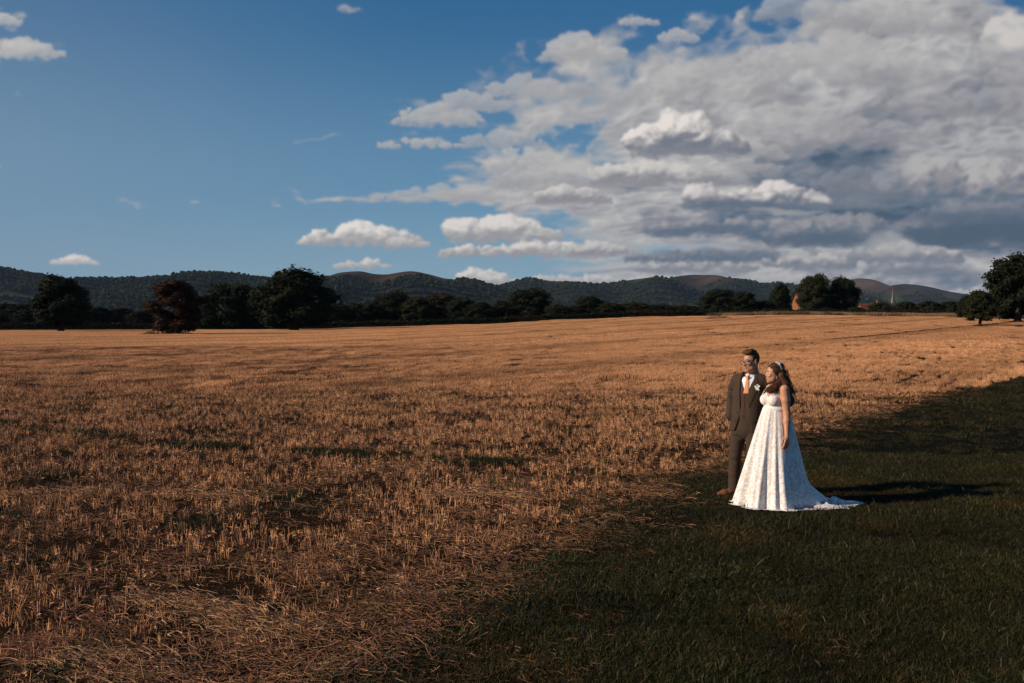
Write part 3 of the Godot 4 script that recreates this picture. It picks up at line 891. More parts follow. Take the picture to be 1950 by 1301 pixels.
func make_trees() -> void:
	for q in [["oak", [1, 2, 3], 9000, 0.021], ["tall", [4, 5], 7000, 0.024], ["bush", [6, 7, 8], 5000, 0.028], ["ragged", [9], 9500, 0.016], ["round", [10, 11], 7000, 0.023]]:
		crowns[q[0]] = []
		for sd in q[1]:
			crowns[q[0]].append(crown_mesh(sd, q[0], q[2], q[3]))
	trunks = [trunk_mesh(20, 1), trunk_mesh(21, 1), trunk_mesh(22, 4)]
	for q in [["dark", Color(0.016, 0.020, 0.008)], ["olive", Color(0.026, 0.028, 0.010)], ["copper", Color(0.045, 0.019, 0.009)], ["brownish", Color(0.030, 0.022, 0.010)], ["bark", Color(0.045, 0.034, 0.025)]]:
		var m := tinted(0.8, 0.2)
		m.albedo_color = (q[1] as Color).linear_to_srgb()
		if q[0] != "bark":
			m.backlight_enabled = true
			m.backlight = Color(0.25, 0.25, 0.25)
		leaf_mats[q[0]] = m
	# standing in the field
	tree("oak_tree", "lone dark oak with a short thick trunk standing just inside the field", "oak", "dark", 116, 190, 528, 104, 0.10)
	tree("copper_tree", "reddish brown leaved tree branching low over a grassy mound", "ragged", "copper", 338, 154, 533, 118, 0.02)
	tree("oak_tree", "largest round crowned oak standing in the field with clear stem", "oak", "dark", 560, 206, 514, 146, 0.06)
	tree("oak_tree", "small round tree with a bare stem alone in the stubble", "round", "olive", 1866, 146, 553, 56, 0.15)
	tree("oak_tree", "big dark oak towering behind the small round field tree", "oak", "dark", 1938, 178, 486, 118, 0.06)
	tree("oak_tree", "big dark oak beyond the towering one at the field corner", "oak", "dark", 2010, 190, 470, 150, 0.06)
	# along the far hedge
	tree("hedgerow_tree", "dark rounded tree next to the reddish brown leaved tree", "round", "dark", 437, 240, 540, 112, 0.04)
	tree("hedgerow_tree", "dark hedgerow tree at the corner beyond the far pale barn", "round", "dark", -60, 262, 560, 90, 0.03)
	tree("hedgerow_tree", "low dark hedgerow tree in front of the far pale barn", "round", "dark", 20, 262, 578, 86, 0.03)
	tree("hedgerow_tree", "small dark tree between the rounded tree and the largest oak", "round", "dark", 500, 250, 575, 70, 0.03)
	var row := "trees along the far field hedge"
	var count := 0
	for q in [[640, 250, 579, 74, "bush", "o"], [694, 255, 577, 66, "round", "d"], [745, 262, 557, 88, "oak", "d"], [795, 256, 566, 62, "round", "o"], [838, 265, 560, 84, "oak", "b"], [880, 255, 569, 62, "round", "d"], [915, 252, 575, 56, "round", "d"], [962, 256, 573, 56, "round", "d"], [1008, 258, 550, 88, "oak", "d"], [1060, 250, 580, 54, "bush", "o"], [1090, 254, 582, 60, "bush", "d"], [1122, 257, 564, 62, "round", "d"], [1164, 252, 577, 60, "round", "o"], [1208, 253, 576, 72, "bush", "o"], [1256, 250, 580, 62, "round", "d"], [1305, 255, 582, 74, "bush", "d"], [1372, 262, 552, 76, "oak", "d"], [1416, 258, 556, 54, "round", "d"], [1454, 262, 572, 48, "round", "d"]]:
		count += 1
		var look: String = {"d": "dark green", "o": "olive green", "b": "brownish"}[q[5]]
		tree("hedgerow_tree", "%s hedgerow tree, %s along the hedge from the largest oak" % [look, ORDINAL[count - 1] if count < 20 else "%s from last" % ORDINAL[22 - count]], q[4], {"d": "dark", "o": "olive", "b": "brownish"}[q[5]], q[0], q[1], q[2], q[3], 0.03, row)
	tree("garden_tree", "slim dark tree before the brick house gable", "tall", "dark", 1487, 276, 541, 42, 0.04)
	tree("garden_tree", "slim dark tree behind the brick house", "tall", "dark", 1522, 306, 546, 30, 0.04)
	tree("garden_tree", "tall dense tree in front of the brick house", "oak", "olive", 1551, 268, 523, 64, 0.05)
	tree("garden_tree", "tall dense tree between brick house and red roofed cottage", "oak", "dark", 1604, 270, 528, 58, 0.05)
	count = 0
	for q in [[1470, 262, 585, 40], [1575, 258, 586, 44], [1630, 262, 585, 40], [1676, 266, 576, 50], [1725, 270, 575, 60], [1768, 268, 573, 56], [1806, 268, 574, 54], [1842, 266, 570, 50], [1812, 200, 566, 1], [1845, 205, 563, 46]]:
		if q[3] > 5:
			count += 1
			tree("garden_bush", "dark garden bush behind the verge, %s along from the brick house" % ORDINAL[count - 1], "bush", "dark" if int(q[0]) % 2 else "olive", q[0], q[1], q[2], q[3], 0.0, "bushes along the village gardens")
	for q in [[55, 246, 590, 70], [178, 248, 584, 74], [228, 252, 586, 66], [268, 246, 592, 60], [398, 248, 590, 60], [478, 244, 593, 60], [600, 246, 590, 60], [-20, 246, 592, 70]]:
		tree("hedgerow_bush", "dark hedge bush " + {55: "beside the lone oak on the barn side", 178: "beside the lone oak on the copper tree side", 228: "halfway between the lone oak and the copper tree", 268: "next to the copper tree towards the lone oak", 398: "next to the copper tree towards the rounded tree", 478: "between rounded tree and largest oak, low down", 600: "just past the largest oak along the hedge", -20: "at the hedge corner beyond the far barn"}[int(q[0])], "bush", "dark", q[0], q[1], q[2], q[3], 0.0, "bushes in the far hedge")
	# clipped hedge along the far edge
	var leaf := Build.new()
	rng.seed = 77
	for k in 2600:
		var p := Vector3(rng.randf() * 10.0, 0.0, rng.randfn() * 0.55)
		p.y = rng.randf() * (1.75 + 0.45 * soft.get_noise_2d(p.x * 0.7, 3.0))
		var u := Vector3(rng.randfn(), rng.randfn(), rng.randfn()).normalized()
		var w := u.cross(Vector3(rng.randfn(), rng.randfn(), rng.randfn())).normalized()
		var s := rng.randf_range(0.08, 0.2)
		var g := rng.randf_range(0.6, 1.4)
		leaf.quad(p - u * s, p + w * s, p + u * s, p - w * s, Color(g, g, g))
	var hm := leaf.mesh()
	for k in 24:
		var u0 := -30.0 + k * 82.0
		var p := spot(u0, 238.0, 0.1)
		var q := spot(u0 + 82.0, 238.0, 0.1)
		var t := thing("hedge", "low %s hedge length, %s along the far field edge from the barn" % ["brownish" if k % 3 == 0 else "dark green", ORDINAL[k] if k < 20 else ORDINAL[23 - k] + " last"], "hedge", p, 0.0, "hedge along the far side of the field")
		t.rotation.y = -atan2(q.z - p.z, q.x - p.x)
		t.rotation.z = 0.0
		var f := part("foliage", hm, leaf_mats["dark"] if k % 3 else leaf_mats["brownish"], t)
		f.scale = Vector3(p.distance_to(q) / 10.0, 0.95, 1.0)
		f.rotation.z = atan2(q.y - p.y, p.distance_to(q))
	# tall dry grass on the verge below the village
	var straw := Build.new()
	for k in 260:
		var p := Vector3(rng.randfn() * 0.7, 0, rng.randfn() * 0.4)
		var lean := Vector3(rng.randfn() * 0.12 + 0.08, 0, rng.randfn() * 0.1)
		var s := Vector3(0.035, 0, rng.randfn() * 0.02)
		var h := rng.randf_range(0.5, 1.0)
		straw.tri(p - s, p + lean + Vector3(0, h, 0), p + s, Color(1, 1, 1) * rng.randf_range(0.6, 1.2))
	var wh := []
	var ti := []
	for k in 520:
		var u := 1330.0 + 560.0 * sqrt(rng.randf())
		var d := rng.randf_range(226.0, 236.0)
		var p := spot(u, d)
		if fbm.get_noise_2d(p.x * 0.07, d * 0.1) < -0.1:
			continue
		var s := rng.randf_range(0.7, 1.3)
		wh.append(Transform3D(Basis(Vector3.UP, rng.randf() * TAU).scaled(Vector3(s * 1.4, s, s * 1.4)), p))
		ti.append(Color(0.27, 0.17, 0.085) * rng.randf_range(0.6, 1.1))
	tag(scatter("dry_grass", straw.mesh(), tinted(), wh, ti), "tall dry grass on the verge between stubble and village gardens", "grass", "", "stuff")
	# mound of weeds at the foot of the copper tree, and one out in the stubble
	var mb := Build.new()
	for k in 900:
		var a := rng.randf() * TAU
		var r := sqrt(rng.randf())
		var p := Vector3(cos(a) * r, rng.randf() * (1.0 - r * r) * 0.9, sin(a) * r)
		var u := Vector3(rng.randfn(), rng.randfn(), rng.randfn()).normalized()
		var w := u.cross(Vector3(rng.randfn(), rng.randfn(), rng.randfn())).normalized()
		mb.quad(p - u * 0.05, p + w * 0.03, p + u * 0.05, p - w * 0.03, Color(1, 1, 1) * rng.randf_range(0.6, 1.4))
	var mound := mb.mesh()
	for q in [[318, 152, 4.2, 0.7, "low mound of weeds under the copper leaved tree"], [1370, 196, 3.0, 0.55, "dark clump of weeds on the brow of the stubble"], [1048, 96, 0.35, 0.25, "tiny dark weed tuft standing alone in the stubble"], [690, 88, 3.2, 0.14, "flattened dark weedy patch out in the stubble"]]:
		var t := thing("weed_mound", q[4], "weeds", spot(q[0], q[1], 0.05), 0.3)
		var f := part("foliage", mound, leaf_mats["brownish"], t)
		f.scale = Vector3(q[2], q[3] * 1.5, q[2] * 0.7)

# ---------------------------------------------------------------- stubble, straw and grass
func stalk(b: Build, foot: Vector3, tip: Vector3, wide: float, col: Color) -> void:   # three-sided hollow straw
	var x := (tip - foot).cross(Vector3(0.3, 0.1, 0.9)).normalized() * wide
	var y := (tip - foot).cross(x).normalized() * wide
	var o := [x, x * -0.5 + y * 0.87, x * -0.5 - y * 0.87]
	for k in 3:
		var p: Vector3 = o[k]
		var q: Vector3 = o[(k + 1) % 3]
		b.quad(foot + p, foot + q, tip + q * 0.9, tip + p * 0.9, col)

func straw_tone() -> Color:
	var g := rng.randf_range(0.42, 1.3)
	return Color(g * rng.randf_range(0.95, 1.05), g * rng.randf_range(0.88, 1.06), g * rng.randf_range(0.75, 1.15))

func row_coords(x: float, d: float) -> Vector2:     # along the drill rows, across them
	return Vector2(x * ROW.x + d * ROW.y, x * ROW.y - d * ROW.x)

func in_view(x: float, d: float, spare: float) -> bool:
	return absf(x) < 0.535 * d + spare

func weedy(x: float, d: float) -> float:            # green growth among the stubble: an old wheel track and scattered patches
	var track := INF
	var line := [[-16.0, 24.5], [-10.7, 20.9], [-5.9, 17.4], [-3.2, 16.4], [0.6, 14.9], [3.2, 13.6]]
	for k in line.size() - 1:
		var a := Vector2(line[k][0], line[k][1])
		var b := Vector2(line[k + 1][0], line[k + 1][1])
		track = minf(track, Geometry2D.get_closest_point_to_segment(Vector2(x, d), a, b).distance_to(Vector2(x, d)))
	var t := (1.0 - smoothstep(0.12, 0.42, track)) * smoothstep(-0.32, 0.1, soft.get_noise_2d(x * 0.5, d * 0.5))
	var n := fbm.get_noise_2d(x * 0.30 + 17.0, d * 0.22)
	return maxf(t, smoothstep(0.18, 0.44, n) * 0.65 * (1.0 - smoothstep(14.0, 34.0, d) * 0.6))

func make_stubble() -> void:
	rng.seed = 501
	var mat := tinted(0.8, 0.2)
	mat.albedo_color = lin(0.69, 0.350, 0.170)
	var pale := tinted(0.8, 0.2)                   # bleached broken straw
	pale.albedo_color = lin(0.56, 0.315, 0.170)
	var tufts := []
	for k in 10:                                    # cut stems from one drilled clump
		var b := Build.new()
		for s in 5 + k % 4:
			var p := Vector3(rng.randfn() * 0.018, -0.01, rng.randfn() * 0.018)
			var h := rng.randf_range(0.05, 0.125)
			var lean := Vector3(rng.randfn(), 0, rng.randfn()) * h * 0.14
			if rng.randf() < 0.12:
				lean *= 4.5
				h *= 0.6
			stalk(b, p, p + lean + Vector3(0, h, 0), rng.randf_range(0.0013, 0.0023), straw_tone())
			if rng.randf() < 0.35:                  # torn leaf sheath
				var q := p + Vector3(0, h * 0.5, 0)
				b.tri(q, q + Vector3(rng.randfn() * 0.03, rng.randf() * 0.03, rng.randfn() * 0.03), q + Vector3(0.004, 0.012, 0), straw_tone())
		tufts.append(b.mesh())
	var rows := []
	for k in 6:                                     # a metre of drill row
		var b := Build.new()
		for s in 60:
			var p := Vector3(rng.randf() - 0.5, -0.01, rng.randfn() * 0.06)
			var h := rng.randf_range(0.06, 0.135)
			stalk(b, p, p + Vector3(rng.randfn() * 0.02, h, rng.randfn() * 0.02), rng.randf_range(0.0026, 0.0038), straw_tone())
		rows.append(b.mesh())
	var bands := []
	for k in 5:                                     # four metres by one and a half of stubble
		var b := Build.new()
		for s in 260:
			var p := Vector3(4.0 * (rng.randf() - 0.5), -0.01, (rng.randi() % 6) * 0.25 - 0.625 + rng.randfn() * 0.03)
			var h := rng.randf_range(0.07, 0.15)
			var t := straw_tone()
			stalk(b, p, p + Vector3(rng.randfn() * 0.03, h, rng.randfn() * 0.03), 0.013, t)
		bands.append(b.mesh())
	var flat := []
	for k in 8:                                     # loose chopped straw lying about
		var b := Build.new()
		for s in 30:
			var a := rng.randfn() * 0.9
			var l := 0.03 + 0.17 * pow(rng.randf(), 2.0)
			var p := Vector3(rng.randfn() * 0.16, rng.randf() * 0.035 + 0.004, rng.randfn() * 0.16)
			var dir := Vector3(cos(a), rng.randfn() * 0.14, sin(a)) * l * 0.5
			var kink := p + Vector3(rng.randfn(), absf(rng.randfn()) * 0.5, rng.randfn()) * l * 0.09
			var thick := rng.randf_range(0.0011, 0.0022)
			var tone := straw_tone()
			stalk(b, p - dir, kink, thick, tone)
			stalk(b, kink, p + dir, thick, tone)
		flat.append(b.mesh())
	var row_turn := atan2(ROW.y, ROW.x)             # row direction in (x, -z)
	var wt := []
	var ct := []
	for k in 10:
		wt.append([])
		ct.append([])
	var wl := []
	var cl := []
	for k in 8:
		wl.append([])
		cl.append([])
	# near: clump by clump along the rows
	var q := -34.0
	while q < 8.0:
		var s := 0.0
		while s < 44.0:
			var x := s * ROW.x + q * ROW.y + rng.randfn() * 0.012
			var d := s * ROW.y - q * ROW.x + rng.randfn() * 0.012
			s += rng.randf_range(0.055, 0.105)
			if d < 3.6 or d > 32.0 or not in_view(x, d, 1.6):
				continue
			var m := margin(x, d)
			if m > -0.12:
				continue
			var worn := smoothstep(-1.5, -0.1, m)        # trampled towards the margin
			var thin := fbm.get_noise_2d(x * 0.55 + 5.0, d * 0.55)
			if rng.randf() < worn * 0.7 or thin < -0.44 or rng.randf() < weedy(x, d) * 0.8:
				continue
			if rng.randf() < 0.28 + 0.28 * smoothstep(0.12, -0.22, thin):
				continue
			var k := rng.randi() % 10
			var tall := rng.randf_range(0.75, 1.2) * (1.0 - 0.55 * worn) * (1.0 + 0.25 * thin)
			var tilt := Basis.from_euler(Vector3(rng.randfn() * 0.10, rng.randf() * TAU, rng.randfn() * 0.10))
			wt[k].append(Transform3D(tilt.scaled(Vector3(1.1, tall, 1.1)), Vector3(x, land(x, d), -d)))
			var g := 1.0 + 0.35 * thin + rng.randfn() * 0.08
			ct[k].append(Color(g, g * (0.97 + 0.06 * rng.randf()), g))
		q += 0.15 + rng.randfn() * 0.006
	for k in 10:
		tag(scatter("stubble", tufts[k], mat, wt[k], ct[k]), "short cut straw stubble standing in rows across the field", "stubble", "field stubble", "stuff")
	# middle distance: metre by metre, then in wider bands
	var far := [[], [], [], [], [], []]
	var far_c := [[], [], [], [], [], []]
	q = -95.0
	while q < 30.0:
		var s := -20.0
		while s < 110.0:
			var x := s * ROW.x + q * ROW.y
			var d := s * ROW.y - q * ROW.x
			s += 0.95
			if d < 31.0 or d > 82.0 or not in_view(x, d, 3.0) or margin(x, d) > -0.2:
				continue
			var thin := fbm.get_noise_2d(x * 0.16 + 5.0, d * 0.16)
			if rng.randf() < 0.06 + 0.5 * smoothstep(0.0, -0.5, thin) or rng.randf() < weedy(x, d) * 0.5:
				continue
			var k := rng.randi() % 6
			far[k].append(Transform3D(Basis(Vector3.UP, row_turn + rng.randfn() * 0.05 + PI * (rng.randi() % 2)).scaled(Vector3(1, rng.randf_range(0.8, 1.15), 1.3)), Vector3(x, land(x, d), -d)))
			var g := swath(q) * (1.0 + 0.25 * thin + rng.randfn() * 0.06)
			far_c[k].append(Color(g, g * 0.99, g))
		q += 0.22 + rng.randfn() * 0.02
	for k in 6:
		tag(scatter("stubble", rows[k], mat, far[k], far_c[k]), "straw stubble in drill rows further out in the field", "stubble", "field stubble", "stuff")
	var wide := [[], [], [], [], []]
	var wide_c := [[], [], [], [], []]
	q = -260.0
	while q < 70.0:
		var s := -110.0
		while s < 290.0:
			var x := s * ROW.x + q * ROW.y
			var d := s * ROW.y - q * ROW.x
			s += 3.7
			if d < 80.0 or x * x + d * d > 232.0 * 232.0 or not in_view(x, d, 9.0):
				continue
			var track := fposmod(q + 0.8 * soft.get_noise_2d(s * 0.01, 0.3), 24.0)
			if (track < 1.32 and rng.randf() < 0.92) or rng.randf() < 0.04 + 0.22 * smoothstep(-0.1, -0.6, fbm.get_noise_2d(x * 0.05, d * 0.05)):
				continue
			var k := rng.randi() % 5
			wide[k].append(Transform3D(Basis(Vector3.UP, row_turn + rng.randfn() * 0.03).scaled(Vector3(1, rng.randf_range(0.8, 1.2), 1)), Vector3(x, land(x, d), -d)))
			var g := swath(q) * (1.0 + rng.randfn() * 0.07 + 0.2 * fbm.get_noise_2d(x * 0.03, d * 0.03))
			wide_c[k].append(Color(g, g * 0.99, g))
		q += 1.32
	for k in 5:
		tag(scatter("stubble", bands[k], mat, wide[k], wide_c[k]), "far straw stubble striped by the harvester towards the hedge", "stubble", "field stubble", "stuff")
	# loose straw: thick near the margin, in swaths elsewhere
	rng.seed = 502
	for n in 15000:
		var d := 3.8 + 30.0 * pow(rng.randf(), 1.5)
		var x := rng.randf_range(-0.56, 0.56) * d
		var m := margin(x, d)
		var heap := fbm.get_noise_2d(x * 0.42 + 70.0, d * 0.6) + 0.5 * soft.get_noise_2d(row_coords(x, d).y * 0.9, row_coords(x, d).x * 0.12)
		var want := smoothstep(0.02, 0.5, heap) * 0.75 + 0.09
		if m > -2.2:
			want = maxf(want, 0.55 * smoothstep(-2.2, -0.6, m))
		if m > 0.0:
			want *= (1.0 - smoothstep(0.0, 1.3, m)) * 0.5 + 0.004
		if rng.randf() > want:
			continue
		var k := rng.randi() % 8
		var sz := rng.randf_range(0.7, 1.3) * (0.6 if m > -0.1 else 1.0)
		wl[k].append(Transform3D(Basis(Vector3.UP, rng.randf() * TAU).scaled(Vector3(sz, sz, sz)), Vector3(x, land(x, d) + 0.006, -d)))
		var g := rng.randf_range(0.35, 1.0)
		cl[k].append(Color(g, g * rng.randf_range(0.8, 1.0), g * rng.randf_range(0.75, 1.0)))
	for q2 in [[-2.95, 7.75, -1.6, 6.9, 46], [-2.75, 6.2, -2.1, 6.05, 26], [-4.3, 12.4, -3.1, 12.1, 30], [-1.0, 12.3, 0.3, 12.0, 30], [-6.4, 12.2, -5.2, 12.6, 26]]:      # raked-up wisps
		for n in q2[4]:
			var t := rng.randf()
			var x: float = lerpf(q2[0], q2[2], t) + rng.randfn() * 0.10
			var d: float = lerpf(q2[1], q2[3], t) + rng.randfn() * 0.10
			var k := rng.randi() % 8
			wl[k].append(Transform3D(Basis(Vector3.UP, rng.randfn() * 0.35 - 0.2).scaled(Vector3(1.1, 1.4, 0.8)), Vector3(x, land(x, d) + rng.randf() * 0.05, -d)))
			cl[k].append(Color(1, 1, 1))
	for k in 8:
		tag(scatter("loose_straw", flat[k], pale, wl[k], cl[k]), "pale loose straw strewn over stubble and turf edge", "straw", "loose straw", "stuff")

func swath(q: float) -> float:                      # stems lean one way, then the other, pass by pass of the harvester
	var lane := absf(fposmod(q, 15.0) - 7.5)
	return 1.04 - 0.30 * (1.0 - smoothstep(1.2, 2.4, lane)) + 0.08 * soft.get_noise_2d(q * 0.35, 8.0)

func make_grass() -> void:
	rng.seed = 601
	var mat := tinted(0.6, 0.28)
	mat.backlight_enabled = true
	mat.backlight = Color(0.2, 0.2, 0.2)
	var tuft := []
	for k in 8:
		var b := Build.new()
		for s in 58:
			var p := Vector3(rng.randfn() * 0.05, -0.01, rng.randfn() * 0.05)
			var h := rng.randf_range(0.015, 0.06)
			var lean := Vector3(rng.randfn(), 0, rng.randfn()) * h * 0.55
			var side := Vector3(rng.randfn(), 0, rng.randfn()).normalized() * rng.randf_range(0.0010, 0.0021)
			var mid := p + lean * 0.4 + Vector3(0, h * 0.65, 0)
			var tip := p + lean + Vector3(0, h * 0.9, 0)
			var g := rng.randf_range(0.6, 1.4)
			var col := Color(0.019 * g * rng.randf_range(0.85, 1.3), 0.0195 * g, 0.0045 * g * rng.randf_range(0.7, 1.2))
			if rng.randf() < 0.16:                   # withered blade
				col = Color(0.095, 0.066, 0.030) * rng.randf_range(0.4, 1.0)
			b.quad(p - side, p + side, mid + side * 0.8, mid - side * 0.8, col)
			b.tri(mid - side * 0.8, tip, mid + side * 0.8, col)
		tuft.append(b.mesh())
	var leafy := []
	for k in 3:                                     # clover and broad-leaved weeds
		var b := Build.new()
		for s in 16:
			var p := Vector3(rng.randfn() * 0.05, rng.randf_range(0.015, 0.06), rng.randfn() * 0.05)
			var u := Vector3(rng.randfn(), rng.randfn() * 0.35, rng.randfn()).normalized() * rng.randf_range(0.007, 0.014)
			var w := u.cross(Vector3(rng.randfn() * 0.3, 1, rng.randfn() * 0.3)).normalized() * u.length() * 0.7
			var g := rng.randf_range(0.7, 1.4)
			b.quad(p - u, p + w, p + u, p - w, Color(0.022 * g, 0.030 * g, 0.009 * g))
			b.quad(p + Vector3(0.001, 0, 0), p - Vector3(0.001, 0, 0), Vector3(p.x * 0.4, 0, p.z * 0.4), Vector3(p.x * 0.4 + 0.002, 0, p.z * 0.4), Color(0.022 * g, 0.026 * g, 0.009 * g))
		leafy.append(b.mesh())
	var wh := []
	var ti := []
	for k in 11:
		wh.append([])
		ti.append([])
	for n in 110000:
		var near := n < 66000
		var d := 3.6 + 12.5 * pow(rng.randf(), 0.72) if near else 15.0 + 48.0 * pow(rng.randf(), 0.75)
		var x := rng.randf_range(-0.58, 0.58) * d
		var m := margin(x, d)
		var keep := smoothstep(-0.9, 0.15, m)
		if keep <= 0.0 or rng.randf() > keep * keep:
			if rng.randf() > weedy(x, d) * 0.8 or d > 40.0:
				continue
		var v := fbm.get_noise_2d(x * 0.6 + 31.0, d * 0.6)
		if rng.randf() < smoothstep(-0.35, -0.7, v):
			continue
		var k := rng.randi() % 8
		if rng.randf() < (0.03 if m > 0.3 else 0.09):
			k = 8 + rng.randi() % 3
		var s := rng.randf_range(0.6, 1.3) * (1.0 + 0.7 * v) * (1.7 if rng.randf() < 0.05 else 1.0) * (1.0 if d < 16.0 else 1.0 + 0.02 * (d - 16.0))
		var spread := 1.0 if d < 14.0 else 1.0 + 0.05 * (d - 14.0)
		wh[k].append(Transform3D(Basis.from_euler(Vector3(rng.randfn() * 0.12, rng.randf() * TAU, rng.randfn() * 0.12)).scaled(Vector3(s * spread, s, s * spread)), Vector3(x, land(x, d), -d)))
		var g := 1.0 + 0.7 * v + rng.randfn() * 0.1
		var dry := smoothstep(0.1, 0.5, fbm.get_noise_2d(x * 0.35 + 90.0, d * 0.35)) * 0.8
		ti[k].append(Color(g * (1.0 + dry), g * (1.0 + 0.45 * dry), g * (1.0 + 0.3 * dry)))
	for n in 5200:                                  # grass grown up along the old wheel track
		var line := [Vector2(-16.0, 24.5), Vector2(-10.7, 20.9), Vector2(-5.9, 17.4), Vector2(-3.2, 16.4), Vector2(0.6, 14.9), Vector2(2.6, 13.9)]
		var at := rng.randf() * 4.999
		var c: Vector2 = line[int(at)].lerp(line[int(at) + 1], at - int(at))
		var x := c.x + rng.randfn() * 0.16
		var d := c.y + rng.randfn() * 0.20
		if soft.get_noise_2d(x * 0.32, d * 0.32) < 0.06 or not in_view(x, d, 1.0):
			continue
		var k := rng.randi() % 8
		var s := rng.randf_range(0.9, 1.6)
		wh[k].append(Transform3D(Basis(Vector3.UP, rng.randf() * TAU).scaled(Vector3(s * 1.2, s * 1.5, s * 1.2)), Vector3(x, land(x, d), -d)))
		ti[k].append(Color(0.9, 1.1, 0.9))
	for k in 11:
		tag(scatter("grass" if k < 8 else "clover", tuft[k] if k < 8 else leafy[k - 8], mat, wh[k], ti[k]), "short dark green mown turf beside the stubble" if k < 8 else "small leafy weeds among turf and stubble", "grass" if k < 8 else "weeds", "turf" if k < 8 else "leafy weeds", "stuff")

